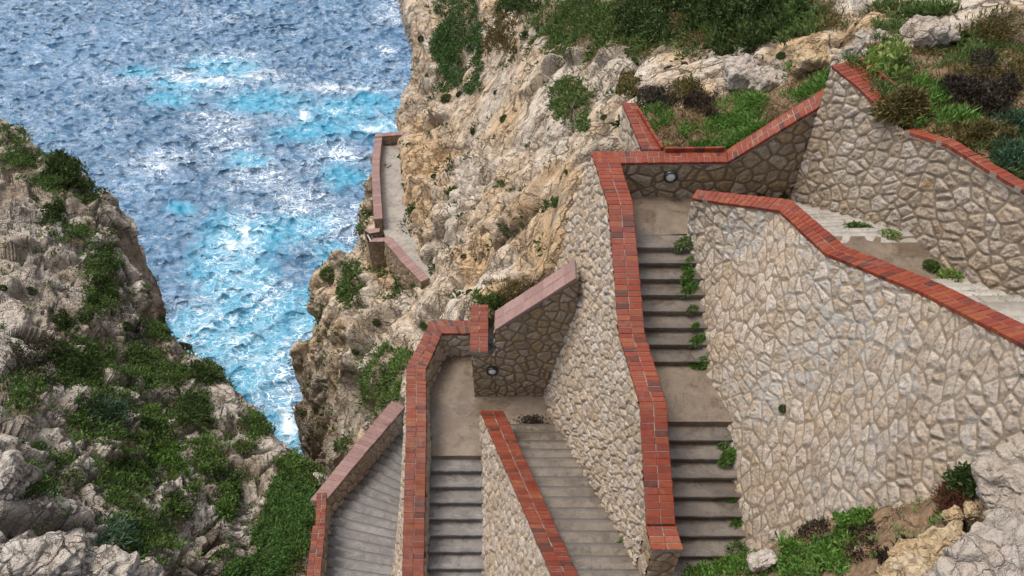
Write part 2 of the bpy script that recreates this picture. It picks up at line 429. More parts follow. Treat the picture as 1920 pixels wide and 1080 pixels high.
def rock_disp(p, amp=1.0, stretch=0.5, tilt=0.0, seed=0, fine=1.0, lump=0.5, block=1.0):
    q = p.copy()
    q[:, 0] = p[:, 0] + tilt * p[:, 2]
    w = np.stack([perlin(q / 1.6, seed + 50), perlin(q / 1.6, seed + 51), perlin(q / 1.6, seed + 52)], 1)
    k = np.array([1, 1, stretch])
    d = lump * 1.1 * fbm(q * k / 4.5, 3, 0.45, seed)
    o1, e1, r1 = facets((q + 0.5 * w) * k / (1.7 * block), seed + 1)
    o2, e2, r2 = facets((q + 0.25 * w) * np.array([1, 1, (1 + stretch) / 2]) / (0.62 * block), seed + 2)
    o3, e3, r3 = facets((q + 0.1 * w) / (0.23 * block), seed + 3)
    sp = np.broadcast_to(SPC, len(p))
    w1 = np.maximum(0.07, 1.7 * sp / (1.7 * block)); w2 = np.maximum(0.08, 1.7 * sp / (0.62 * block))
    wf = np.maximum(0.045, 0.9 * sp / (1.5 * block))
    f2 = np.clip(0.26 / sp, 0, 1); f3 = np.clip(0.09 / sp, 0, 1)
    d += 0.62 * o1 * block + 0.12 * o2 * block * f2 + fine * 0.03 * o3 * f3
    d -= 0.30 * (0.07 / w1) * np.exp(-(e1 / w1) ** 2) * (r1 > 0.3) + 0.09 * (0.08 / w2) ** 1.5 * np.exp(-(e2 / w2) ** 2) * (r2 > 0.3)
    # long open fissures
    fz = perlin(q * np.array([1, 1, 0.3 * stretch + 0.05]) / (1.5 * block), seed + 61)
    fg = sstep(-0.1, 0.25, perlin(q / 3.1, seed + 62))
    fis = np.exp(-(fz / wf) ** 2) * fg
    d -= 0.5 * (0.045 / wf) ** 0.5 * fis
    d += fine * 0.045 * f3 * fbm(q / 0.35, 3, 0.55, seed + 7)
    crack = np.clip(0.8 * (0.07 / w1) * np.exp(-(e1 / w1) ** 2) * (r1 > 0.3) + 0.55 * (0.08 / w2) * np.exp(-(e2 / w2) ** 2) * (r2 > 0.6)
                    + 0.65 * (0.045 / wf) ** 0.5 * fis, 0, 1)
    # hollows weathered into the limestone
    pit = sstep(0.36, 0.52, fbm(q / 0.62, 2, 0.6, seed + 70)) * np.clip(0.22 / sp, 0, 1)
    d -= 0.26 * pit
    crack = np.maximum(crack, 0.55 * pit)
    tone = np.clip(0.5 * r2 + 0.3 * r1 + 0.2 * r3, 0, 1) ** 2
    return amp * d, crack, tone


def blobs(px, py, L):
    """soft spots given in photo pixels: (x, y, rx, ry)"""
    m = np.zeros(len(px))
    for x, y, rx, ry in L:
        m = np.maximum(m, np.exp(-(((px - x) / rx) ** 2 + ((py - y) / ry) ** 2)))
    return m


def terrain(name, net, nr, nc, mat, disp, soil=None, seed=0, ochre=None, hidr=(), hidc=()):
    net = np.array(net, float)
    tr = even_t(net, nr, hidr); tc = even_t(net.transpose(1, 0, 2), nc, hidc)
    V = cr_axis0(net, tr)
    V = cr_axis0(V.transpose(1, 0, 2), tc).transpose(1, 0, 2)
    n = grid_normals(V)
    if np.median((n * -V).sum(2)) < 0: n = -n; flipped = True
    else: flipped = False
    # smooth the normals a little so that the displacement does not tear
    p = V.reshape(-1, 3)
    nn = n.reshape(-1, 3)
    global SPC
    su = np.linalg.norm(np.gradient(V, axis=1), axis=2).ravel(); sv = np.linalg.norm(np.gradient(V, axis=0), axis=2).ravel()
    SPC = np.maximum(su, sv)
    d, crack, tone = disp(p)
    px, py, dep = to_px(p)
    so = np.zeros(len(p))
    if soil is not None:
        so = np.clip(soil(p, px, py), 0, 1)
        d = d * (1 - 0.72 * so) + so * 0.05 * fbm(p / 0.5, 4, 0.5, seed + 9)
        crack = crack * (1 - so)
    V2 = p + nn * d[:, None]
    Q = grid_quads(nr, nc)
    if flipped: Q = Q[:, ::-1]
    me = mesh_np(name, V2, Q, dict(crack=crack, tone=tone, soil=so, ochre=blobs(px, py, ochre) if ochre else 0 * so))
    o = link(name, me, mat)
    tag(o, kind='structure')
    n2 = grid_normals(V2.reshape(nr, nc, 3)).reshape(-1, 3)
    if flipped: n2 = -n2
    TERR.append((name, V2, n2, so))
    return o


A = at
# the big limestone cliff on the right, above the path and the stairs
R = [
    [A(800, -170, 120), A(735, -160, 92), A(812, -160, 84), A(900, -160, 72), A(1000, -160, 59), A(1130, -160, 48), A(1270, -160, 39), A(1450, -160, 33), A(1650, -160, 29), A(1990, -190, 24)],
    [A(800, 0, 98), A(752, 0, 75), A(820, 0, 67), A(900, 0, 58.5), A(1000, 0, 47.5), A(1130, 0, 38), A(1270, 0, 30.5), A(1450, 0, 25.5), A(1650, 0, 22), A(1990, -30, 18.3)],
    [A(805, 130, 86), A(766, 130, 66), A(815, 140, 58.5), A(890, 150, 51), A(1000, 130, 41), A(1130, 120, 32.5), A(1270, 100, 26), A(1440, 90, 22.3), A(1620, 80, 19.8), A(1990, 100, 17.4)],
    [A(775, 250, 76), A(750, 255, 58.5), A(800, 260, 53), A(880, 270, 46), A(980, 260, 37), A(1080, 235, 29), A(1185, 190, 22.6), A(1440, 165, 20.6), A(1640, 130, 19.0), A(1990, 180, 17)],
    [A(752, 320, 56), A(750, 318, 53.4), A(795, 330, 49), A(875, 335, 42.5), A(965, 325, 34.5), A(1050, 305, 27.2), A(1130, 260, 21.6), A(1440, 280, 21.5), A(1640, 260, 20.5), A(1990, 280, 18.6)],
    [A(744, 395, 50.6), A(758, 390, 48.9), A(800, 400, 45), A(870, 400, 39), A(950, 390, 32), A(1030, 370, 25.6), A(1100, 340, 20.6), A(1440, 400, 22.5), A(1640, 400, 21.5), A(1990, 400, 20)],
    [A(752, 462, 46.5), A(772, 456, 45.2), A(815, 460, 41.5), A(880, 460, 36), A(950, 450, 29.8), A(1022, 435, 24.2), A(1088, 420, 20.6), A(1440, 500, 23), A(1640, 500, 22.5), A(1990, 500, 21)],
    [A(785, 535, 42.6), A(808, 522, 41.3), A(840, 520, 37.6), A(890, 520, 32.5), A(950, 515, 27.5), A(1010, 505, 23.6), A(1070, 500, 21.4), A(1440, 600, 25), A(1640, 600, 24), A(1990, 600, 23)],
    [A(760, 600, 38), A(785, 588, 36), A(815, 580, 31.5), A(850, 575, 27.5), A(890, 568, 24.6), A(930, 572, 22.6), A(1040, 600, 23.5), A(1440, 700, 27), A(1640, 700, 26), A(1990, 700, 25)],
    [A(745, 680, 36), A(770, 680, 32), A(800, 690, 29), A(850, 700, 27), A(890, 700, 26), A(930, 700, 25.5), A(1040, 700, 25.5), A(1440, 800, 29), A(1640, 800, 28), A(1990, 800, 27)],
]
SOIL_R = [(1130, 40, 160, 80), (1320, 30, 190, 60), (1500, 40, 90, 40), (1840, 90, 110, 60), (1070, 190, 40, 40), (1240, 60, 120, 50), (1700, 20, 90, 16)]


def soil_r(p, px, py):
    return sstep(0.35, 0.65, blobs(px, py, SOIL_R) + 0.45 * fbm(p / 1.1, 3, 0.5, 5))


def disp_r(p):
    d, c, t = rock_disp(p, 1.0, 0.36, 0.12, 3, 1.0, 0.45, 1.6)
    # deep vertical flutes low on the face, over the path
    px, py, dep = to_px(p)
    fl = blobs(px, py, [(830, 400, 110, 190), (900, 470, 100, 90), (790, 180, 60, 190), (880, 330, 90, 100)])
    q = p * np.array([1.0, 1.0, 0.13]); q[:, 0] += 0.25 * perlin(p / 2.2, 80)
    f = np.abs(perlin(q / 1.3, 77)) * 1.6 + 0.7 * np.abs(perlin(q / 0.5, 78)) - 0.45
    d = d * (1 - 0.35 * fl) + fl * 1.0 * f
    # the big clean face high up is almost plane
    face = blobs(px, py, [(970, 140, 70, 90), (930, 190, 70, 70), (1030, 60, 60, 60), (1040, 420, 50, 110)])
    d = d * (1 - 0.6 * np.clip(face * 1.4, 0, 1)); c = c * (1 - 0.4 * face)
    # keep the face quiet where it meets the masonry
    k = 0.35 + 0.65 * sstep(20.0, 30.0, dep)
    k = k * (1 - 0.6 * blobs(px, py, [(752, 290, 18, 60), (762, 390, 18, 60), (780, 460, 22, 50), (815, 520, 26, 30)]))
    return d * k, c, t


for row in R:      # on past the right edge of the picture
    row.append(row[-1] + 1.5 * (row[-1] - row[-2]) * np.array([1, .8, .4]))
terrain('cliff', R, 620, 760, M['cliff'], disp_r, soil_r, 3, [(1030, 440, 80, 130), (780, 330, 45, 150), (960, 560, 90, 40), (820, 300, 30, 60), (1060, 330, 50, 50), (1650, 60, 120, 50), (1500, 90, 80, 40), (880, 480, 40, 60)], (0, 8), (0, 9))

# the headland that falls from the path to the sea
W = lambda x, y, z: np.array([x, y, z], float)
RL = [
    [A(735, 262, 66), A(716, 268, 59.5), A(719, 270, 58.8), A(724, 272, 58), A(735, 275, 57.6), A(755, 280, 57.3)],
    [A(722, 300, 63), A(694, 298, 57), A(702, 303, 55.4), A(710, 306, 54.6), A(722, 310, 54.2), A(745, 318, 54)],
    [A(712, 355, 60), A(681, 352, 54.5), A(690, 356, 52.9), A(698, 360, 52), A(712, 366, 51.3), A(740, 372, 51)],
    [A(700, 430, 57), A(669, 426, 52.6), A(678, 432, 50.5), A(688, 438, 49), A(705, 445, 47.9), A(745, 452, 47.2)],
    [A(690, 480, 55), A(650, 474, 51.7), A(672, 482, 48.8), A(698, 490, 46.9), A(728, 498, 45.2), A(775, 512, 43.6)],
    [A(655, 520, 55), A(604, 514, 51), A(640, 522, 48.4), A(690, 532, 45.4), A(740, 540, 43.4), A(806, 556, 41.6)],
    [A(640, 560, 56), A(586, 554, 51), A(628, 564, 47.6), A(680, 572, 44), A(735, 582, 41), A(800, 600, 37)],
    [A(630, 610, 57), A(577, 606, 51.3), A(618, 612, 47.8), A(665, 622, 43.4), A(715, 632, 38.6), A(790, 650, 32.5)],
    [A(600, 660, 58), A(556, 655, 52.4), A(595, 668, 48.8), A(642, 680, 43.6), A(695, 692, 37.6), A(775, 720, 30.5)],
    [A(600, 760, 60), A(554, 748, 53.8), A(588, 758, 50), A(625, 772, 45), A(675, 786, 37.5), A(757, 805, 32.5)],
    [A(620, 870, 64), A(568, 855, 56.5), A(595, 858, 51.8), A(625, 862, 45.5), A(652, 862, 38), A(712, 880, 34)],
    [A(640, 960, 70), A(590, 950, 62), A(618, 950, 54), A(642, 948, 46), A(658, 945, 38), A(690, 955, 35)],
    [W(-13, 40, -95), W(-17, 33, -95), W(-17.5, 29, -95), W(-16, 25, -95), W(-13, 21, -95), W(-8, 18, -95)],
]


for row, x in zip(RL, [(775, 290, 57.3), (765, 326, 54), (758, 378, 51), (765, 460, 47), (795, 522, 43.4), (830, 568, 41), (845, 612, 34), (860, 660, 29.5), (860, 730, 31.5), (850, 830, 34), (800, 905, 36), (780, 985, 37)]):
    row.append(A(*x))
RL[-1].append(W(-2, 15, -95))


def disp_rl(p):
    d, c, t = rock_disp(p, 1.0, 0.32, 0.1, 21, 1.0, 0.5, 1.6)
    q = p * np.array([1.0, 1.0, 0.14])
    d += 0.9 * (np.abs(perlin(q / 1.5, 31)) * 1.5 + 0.5 * np.abs(perlin(q / 0.6, 32)) - 0.4)
    px, py, dep = to_px(p)
    k = 0.3 + 0.7 * sstep(28.0, 36.0, dep)
    # quiet next to the path masonry
    k = k * (1 - 0.6 * blobs(px, py, [(730, 440, 60, 60), (720, 350, 22, 80), (770, 510, 45, 40)]))
    return d * k, c, t


def soil_rl(p, px, py):
    return sstep(0.5, 0.75, blobs(px, py, [(735, 690, 50, 60), (655, 540, 14, 40), (700, 740, 40, 60)]) + 0.4 * fbm(p / 1.0, 3, 0.5, 15)) * 0.8


terrain('headland', RL, 460, 260, M['cliff'], disp_rl, soil_rl, 21, [(720, 500, 30, 50), (690, 480, 20, 30)], (11,), (0, 5))

# the slope on the left side of the gully
LN = [
    [W(-75, 70, -95), A(-230, 90, 56), A(-260, 200, 42), A(-300, 400, 33), A(-330, 650, 26), A(-350, 900, 19.5), A(-350, 1230, 13.5)],
    [W(-50, 62, -95), A(-110, 170, 48), A(-150, 290, 39), A(-180, 450, 31.5), A(-210, 680, 25), A(-230, 920, 18.5), A(-240, 1230, 13)],
    [W(-40, 56, -95), A(0, 226, 42.5), A(-40, 340, 37), A(-70, 480, 31), A(-100, 690, 24.5), A(-110, 930, 18), A(-120, 1230, 13.2)],
    [W(-34, 50, -95), A(70, 290, 40), A(30, 390, 35.5), A(-10, 530, 30), A(-40, 710, 24), A(-50, 940, 17.8), A(-60, 1230, 13.6)],
    [W(-30, 46, -95), A(130, 332, 38.8), A(85, 430, 34.8), A(50, 565, 29.4), A(20, 740, 23.5), A(5, 950, 17.8), A(0, 1230, 14)],
    [W(-27, 43, -95), A(214, 400, 37.8), A(170, 500, 34.2), A(130, 620, 29.7), A(100, 780, 23.8), A(85, 970, 18.6), A(90, 1230, 14.6)],
    [W(-25, 40, -95), A(247, 500, 36.8), A(212, 580, 33.7), A(188, 680, 30), A(178, 820, 24.8), A(190, 985, 20), A(200, 1230, 16)],
    [W(-23, 37, -95), A(290, 598, 35.2), A(268, 670, 32.7), A(255, 750, 29.2), A(255, 860, 25.4), A(280, 995, 21.4), A(300, 1230, 17.4)],
    [W(-21, 34, -95), A(350, 655, 33.8), A(325, 720, 31.6), A(308, 790, 28.8), A(308, 890, 25.4), A(330, 1010, 22), A(350, 1230, 18)],
    [W(-20, 33, -95), A(420, 714, 32.6), A(390, 772, 30.6), A(368, 832, 28.2), A(362, 912, 25.4), A(382, 1020, 22.6), A(410, 1230, 19)],
    [W(-19, 31, -95), A(475, 772, 31), A(445, 822, 29.3), A(420, 868, 27.4), A(408, 930, 25.4), A(420, 1030, 23.2), A(445, 1230, 20)],
    [W(-18, 30, -95), A(525, 832, 29.7), A(495, 872, 28.4), A(470, 910, 26.8), A(455, 955, 25.4), A(462, 1040, 24), A(480, 1230, 20.8)],
    [W(-16, 28, -95), A(572, 868, 28.9), A(548, 900, 27.8), A(522, 935, 26.3), A(502, 975, 25.2), A(500, 1050, 23.6), A(510, 1230, 20.8)],
    [W(-13, 26, -95), A(618, 892, 28.3), A(592, 918, 27.1), A(565, 955, 25.6), A(548, 1000, 23.9), A(540, 1060, 22.6), A(540, 1230, 20.8)],
    [W(-9, 22, -95), A(690, 925, 30.5), A(655, 945, 27.2), A(612, 990, 24.7), A(600, 1030, 23.7), A(590, 1080, 22.4), A(590, 1230, 21.2)],
    [W(-6, 20, -95), A(750, 960, 32), A(720, 990, 30), A(690, 1020, 28), A(670, 1060, 26.5), A(660, 1110, 25.5), A(640, 1230, 22)],
]
GREEN_L = [(160, 690, 70, 60), (265, 690, 60, 60), (190, 780, 80, 70), (285, 800, 70, 60), (330, 700, 50, 30), (360, 770, 50, 40),
           (120, 890, 60, 40), (230, 900, 60, 80), (260, 1010, 80, 70), (60, 900, 50, 50), (390, 860, 35, 60), (300, 620, 40, 30),
           (190, 500, 40, 50), (150, 440, 40, 25), (40, 300, 60, 25), (100, 340, 40, 30), (40, 730, 60, 60), (430, 930, 20, 60), (330, 950, 30, 30), (480, 800, 40, 30), (400, 690, 25, 25), (545, 880, 40, 26), (190, 560, 45, 40)]
GULLY = [(530, 1010, 52, 90), (550, 930, 50, 40), (500, 1070, 60, 40), (580, 960, 30, 40), (470, 1080, 60, 30)]


def soil_l(p, px, py):
    return sstep(0.45, 0.7, np.maximum(0.85 * blobs(px, py, GREEN_L), 1.3 * blobs(px, py, GULLY)) + 0.75 * fbm(p / 0.9, 4, 0.6, 6))


def disp_l(p):
    d, c, t = rock_disp(p, 1.0, 0.6, -0.25, 41, 1.2, 0.6, 1.0)
    px, py, dep = to_px(p)
    rub = blobs(px, py, [(150, 620, 120, 60), (420, 930, 80, 110), (120, 860, 120, 40), (330, 560, 80, 40)])
    o, e, r = facets(p / 0.40, 49)
    d += rub * 0.16 * o * np.clip(0.16 / SPC, 0, 1)
    q = p * np.array([1.0, 0.5, 0.2])
    st = blobs(px, py, [(60, 480, 110, 120), (490, 900, 40, 60), (230, 480, 40, 60)])
    d += st * 0.12 * (np.abs(perlin(q / 1.2, 45)) * 2 - 0.4)
    k = (0.2 + 0.8 * sstep(600, 470, px)) * (1 - 0.5 * blobs(px, py, [(420, 714, 120, 40), (520, 830, 90, 50), (600, 890, 60, 50)]))
    return d * k, np.clip(c * 1.2, 0, 1), t


def over_edge(net):
    # round the ridge off and let the far side fall to the sea
    out = []
    for row in net:
        P1, P2 = row[1], row[2]
        aw = P1 * np.array([1, 1, 0.0]); aw /= np.linalg.norm(aw)
        out.append([row[0], P1 + aw * 5 - UPZ * 16, P1 + aw * 2.2 - UPZ * 5.5, P1 + aw * 0.6 - UPZ * 0.9] + list(row[1:]))
    return out


UPZ = np.array([0, 0, 1.0])
terrain('hillside', over_edge(LN), 760, 430, M['slope'], disp_l, soil_l, 41, None, (0,), (0, 1, 2))

# soil behind the planter wall
PB = [
    [A(1205, 330, 20.2), A(1260, 330, 20.0), A(1310, 330, 19.9), A(1370, 330, 19.7), A(1450, 300, 19.3), A(1560, 250, 18.9)],
    [A(1195, 292, 19.95), A(1260, 286, 19.75), A(1310, 286, 19.65), A(1370, 278, 19.45), A(1450, 236, 18.95), A(1560, 170, 18.5)],
    [A(1188, 252, 20.6), A(1250, 250, 20.1), A(1310, 250, 20.0), A(1370, 240, 19.8), A(1450, 205, 19.3), A(1550, 150, 18.8)],
    [A(1186, 208, 21.6), A(1235, 204, 21.2), A(1300, 205, 20.8), A(1370, 192, 20.4), A(1450, 165, 19.9), A(1545, 128, 19.2)],
    [A(1180, 175, 24), A(1235, 168, 23.4), A(1300, 165, 22.6), A(1370, 150, 22), A(1450, 130, 21.5), A(1540, 100, 20.6)],
]
disp_soft = lambda s: (lambda p: tuple(k * w for k, w in zip(rock_disp(p, 0.3, 1.0, 0, s, 1.0, 0.6, 0.6), (1, 1, 1))))
terrain('planter_soil', PB, 150, 220, M['earth'], disp_soft(61), lambda p, px, py: 0.9 + 0 * px, 61)

# soil bank behind the far right retaining wall
WB = [
    [A(1590, 170, 17.6), A(1670, 230, 16.6), A(1715, 275, 16.0), A(1790, 300, 15.2), A(1870, 350, 14.4), A(2030, 450, 13.5)],
    [A(1583, 118, 17.15), A(1668, 186, 16.0), A(1712, 240, 15.45), A(1790, 262, 14.75), A(1870, 312, 13.95), A(2030, 410, 13.0)],
    [A(1625, 112, 17.6), A(1700, 160, 16.7), A(1760, 200, 15.9), A(1830, 225, 15.2), A(1900, 260, 14.5), A(2030, 330, 13.6)],
    [A(1640, 84, 18.3), A(1720, 115, 17.7), A(1790, 138, 17.0), A(1860, 150, 16.4), A(1930, 165, 15.9), A(2040, 200, 15.2)],
    [A(1640, 30, 20.6), A(1740, 40, 20), A(1820, 50, 19.5), A(1890, 50, 19), A(1950, 55, 18.6), A(2050, 60, 18)],
]
for row, x in zip(WB, (((2450, 690, 10.9), (2900, 900, 9.1)), ((2450, 640, 10.7), (2900, 850, 8.9)), ((2450, 520, 11.4), (2900, 680, 9.6)), ((2500, 330, 13), (3000, 430, 11)), ((2550, 120, 16), (3100, 180, 14)))):
    row.extend(A(*k) for k in x)
terrain('soil_bank', WB, 160, 240, M['earth'], disp_soft(71), lambda p, px, py: 0.9 + 0 * px, 71, None, (), (5, 6))

# earth bank at the foot of the big wall, close to the camera
FB = [
    [A(1150, 1160, 17.2), A(1290, 1110, 16.6), A(1400, 1068, 15.9), A(1560, 1000, 14.6), A(1760, 945, 12.9), A(1990, 800, 11.6)],
    [A(1160, 1130, 16.2), A(1290, 1074, 15.6), A(1400, 1038, 15.0), A(1560, 972, 13.6), A(1760, 915, 12.0), A(1990, 780, 10.9)],
    [A(1200, 1190, 14.6), A(1330, 1130, 14.2), A(1450, 1075, 13.6), A(1600, 1020, 12.5), A(1770, 970, 11.2), A(1990, 880, 9.8)],
    [A(1280, 1260, 12.8), A(1400, 1190, 12.4), A(1520, 1130, 11.9), A(1640, 1080, 11.1), A(1800, 1030, 10.2), A(1990, 980, 9.0)],
    [A(1350, 1400, 10), A(1480, 1330, 9.8), A(1600, 1260, 9.5), A(1720, 1210, 9.1), A(1850, 1160, 8.6), A(2000, 1120, 8.0)],
]
for row, x in zip(FB, ((2600, 690, 10.4), (2600, 640, 9.8), (2600, 780, 8.7), (2600, 900, 7.9), (2600, 1080, 7.2))):
    row.append(A(*x))
terrain('earth_bank', FB, 220, 300, M['earth'], disp_soft(81), lambda p, px, py: 0.92 + 0 * px, 81, None, (), (5,))

# ------------------------------------------------------------------ sea
def build_sea():
    Nn, L = 700, 250.0
    kx = 2 * np.pi * np.fft.fftfreq(Nn, L / Nn)
    KX, KY = np.meshgrid(kx, kx)
    K = np.hypot(KX, KY); K[0, 0] = 1
    rg = np.random.default_rng(11)
    def field(Lw, wx, wy, spread, sigma):
        wn = math.hypot(wx, wy)
        c = np.abs((KX * wx + KY * wy) / (K * wn))
        Pk = np.exp(-1 / (K * Lw) ** 2) / K ** 3.7 * (c ** spread + 0.06) * np.exp(-(K * 0.12) ** 2)
        Pk[0, 0] = 0
        sp = (rg.normal(size=K.shape) + 1j * rg.normal(size=K.shape)) * np.sqrt(Pk)
        h = np.fft.ifft2(sp).real
        s = sigma / h.std()
        return h * s, np.fft.ifft2(-1j * KX / K * sp).real * s, np.fft.ifft2(-1j * KY / K * sp).real * s
    h1, x1, y1 = field(0.95, 0.22, -1.0, 2.5, 0.27)
    h2, x2, y2 = field(0.36, -0.5, -1.0, 2.0, 0.13)
    h, dx, dy = h1 + h2, x1 + x2, y1 + y2
    lam = 1.05
    g = np.arange(Nn) * (L / Nn)
    X, Y = np.meshgrid(g - 195, g + 18)
    px, py, _ = to_px(np.stack([X, Y, np.full_like(X, SEA_Z)], -1))
    st = L / Nn
    J = (1 + lam * np.gradient(-dx, st, axis=1)) * (1 + lam * np.gradient(-dy, st, axis=0))
    crest = sstep(0.0, 1.0, np.clip((0.55 - J) * 1.6, 0, 1))
    V = np.stack([X - lam * dx, Y - lam * dy, SEA_Z + h], -1)
    pf = px.ravel(); pyf = py.ravel()
    P = np.stack([X.ravel(), Y.ravel(), 0 * X.ravel()], 1)
    warp = 26 * perlin(P / 14.0, 5); warp2 = 20 * perlin(P / 14.0, 6)
    T = [(350, 690, 60, 50), (400, 720, 70, 50), (480, 640, 90, 70), (460, 520, 60, 50), (360, 620, 55, 60), (400, 520, 55, 60), (430, 450, 60, 55), (500, 440, 70, 36), (420, 640, 80, 60), (470, 700, 75, 60), (530, 790, 45, 80), (560, 590, 50, 60), (620, 480, 45, 35), (470, 600, 80, 50), (440, 560, 80, 60), (570, 430, 60, 30),
         (500, 190, 110, 26), (420, 130, 70, 26), (640, 205, 100, 26), (700, 190, 60, 22), (600, 245, 80, 24), (690, 240, 60, 24), (320, 190, 60, 18), (340, 390, 30, 12), (470, 300, 50, 18), (260, 135, 40, 12), (640, 330, 50, 22), (350, 160, 70, 14)]
    Fz = [(430, 455, 42, 22), (450, 420, 26, 36), (470, 450, 30, 40), (420, 520, 40, 60), (520, 700, 55, 90), (540, 790, 30, 70), (380, 590, 45, 60), (450, 640, 70, 60), (590, 640, 40, 60), (360, 640, 30, 40), (490, 560, 60, 40),
          (400, 150, 90, 18), (480, 140, 60, 14), (350, 145, 60, 12), (430, 110, 60, 16), (640, 165, 120, 9), (565, 210, 14, 22), (650, 205, 60, 9), (720, 240, 50, 18), (640, 290, 60, 20), (430, 270, 60, 24), (560, 380, 60, 40), (300, 300, 60, 30), (500, 330, 60, 40), (620, 420, 60, 40), (735, 95, 20, 8), (740, 20, 30, 26), (250, 150, 60, 10), (420, 230, 60, 20)]
    turq = blobs(pf + warp, pyf + 0.6 * warp2, T)
    foam = blobs(pf + 1.3 * warp, pyf + 0.7 * warp2, Fz)
    hot = blobs(pf + 0.6 * warp, pyf + 0.4 * warp2, [(430, 458, 40, 16), (462, 440, 22, 40), (395, 150, 60, 12), (470, 142, 50, 9), (350, 150, 40, 8), (564, 212, 12, 26), (540, 790, 26, 70), (640, 165, 90, 6), (700, 240, 50, 12)])
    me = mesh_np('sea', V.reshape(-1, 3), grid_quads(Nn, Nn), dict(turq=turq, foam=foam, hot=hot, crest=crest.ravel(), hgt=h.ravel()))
    m, nt, b = new_mat('sea_water'); Nb = NB(nt); p = Nb.pos()
    tq, fm, ht, cr, hg = (Nb.attr(k) for k in ('turq', 'foam', 'hot', 'crest', 'hgt'))
    deep = Nb.mix(Nb.ramp(Nb.noise(p, 0.06, 4, 0.6), [(0.4, 0), (0.65, 1)]), (0.022, 0.088, 0.165), (0.045, 0.135, 0.235))
    deep = Nb.mix(Nb.math('MULTIPLY', hg, 0.5, True), deep, (0.07, 0.22, 0.35))  # higher water lightened in the colour, like lit wave tops
    painted_sheen = Nb.ramp(Nb.noise(Nb.scalev(p, (0.42, 1.25, 1.0)), 0.62, 8, 0.66, 1.1), [(0.47, 0), (0.66, 1)])  # sky sheen on the waves, painted as pale streaks in the colour
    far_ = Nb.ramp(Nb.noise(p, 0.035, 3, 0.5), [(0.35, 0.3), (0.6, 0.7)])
    deep = Nb.mix(Nb.math('MULTIPLY', painted_sheen, far_), deep, (0.22, 0.34, 0.52))
    tf = Nb.math('MULTIPLY', Nb.ramp(Nb.math('ADD', tq, Nb.math('MULTIPLY', Nb.math('SUBTRACT', Nb.noise(p, 0.16, 7, 0.68, 0.8), 0.5), 1.5)), [(0.16, 0), (0.75, 1)]), 0.9)
    c = Nb.mix(tf, deep, (0.022, 0.25, 0.38))
    # lacy foam: thin curling lines where fields of noise cross their middle value
    pf_ = Nb.scalev(p, (0.62, 1.0, 1.0))
    def lace(scale, width, dist, det):
        n = Nb.noise(pf_, scale, det, 0.6, dist)
        return Nb.ramp(Nb.math('ABSOLUTE', Nb.math('SUBTRACT', n, 0.5)), [(0.0, 1.0), (width, 0.0)])
    l1 = lace(0.22, 0.020, 1.0, 3.5); l2 = lace(0.55, 0.035, 0.8, 3); l3 = lace(1.3, 0.06, 0.6, 3)
    gap_ = Nb.ramp(Nb.noise(pf_, 0.55, 5, 0.65, 0.4), [(0.36, 0.15), (0.56, 1)])
    patch = Nb.ramp(Nb.noise(p, 0.12, 5, 0.65, 0.8), [(0.42, 0), (0.62, 1)])
    base_f = Nb.math('MULTIPLY', Nb.math('MULTIPLY', gap_, Nb.math('MAXIMUM', l1, Nb.math('MULTIPLY', l2, 0.75))), Nb.math('ADD', Nb.math('MULTIPLY', fm, 1.1), Nb.math('MULTIPLY', patch, 0.5)), True)
    fuzzy = Nb.math('MULTIPLY', Nb.math('MULTIPLY', l3, fm), 0.40)
    milky = Nb.math('MULTIPLY', Nb.ramp(Nb.noise(pf_, 0.42, 8, 0.72, 0.6), [(0.50, 0), (0.74, 1)]), fm)
    hotf = Nb.ramp(Nb.math('MULTIPLY', ht, Nb.math('MULTIPLY', 1.9, Nb.noise(p, 0.55, 8, 0.78, 0.9))), [(0.60, 0), (1.0, 0.85)])
    crf = Nb.math('MULTIPLY', cr, Nb.ramp(Nb.noise(p, 1.4, 6, 0.7), [(0.42, 0), (0.6, 1)]))
    ff = Nb.math('MAXIMUM', Nb.math('MAXIMUM', base_f, fuzzy), Nb.math('MAXIMUM', hotf, Nb.math('MULTIPLY', crf, 0.55)))
    ff = Nb.math('MAXIMUM', ff, Nb.math('MULTIPLY', milky, 0.45), True)
    c = Nb.mix(ff, c, (0.82, 0.86, 0.88))
    Nb.l(c, b.inputs['Base Color'])
    Nb.l(Nb.ramp(ff, [(0, 0.06), (1, 0.7)]), b.inputs['Roughness'])
    b.inputs['IOR'].default_value = 1.34
    b.inputs['Specular IOR Level'].default_value = 0.9
    w1 = Nb.noise(Nb.scalev(p, (0.5, 1.0, 1.0)), 1.7, 6, 0.62, 0.5)
    Nb.l(Nb.bump(w1, 0.8, 0.34), b.inputs['Normal'])
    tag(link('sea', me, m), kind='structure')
    # open water out to the horizon, a little lower so that the waves cover it
    r = np.array([[-6000, -2000], [6000, -2000], [6000, 9000], [-6000, 9000]], float)
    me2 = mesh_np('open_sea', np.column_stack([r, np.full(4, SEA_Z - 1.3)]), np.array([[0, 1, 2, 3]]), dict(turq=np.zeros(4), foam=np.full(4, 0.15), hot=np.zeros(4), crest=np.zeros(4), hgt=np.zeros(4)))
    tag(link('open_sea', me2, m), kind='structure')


build_sea()

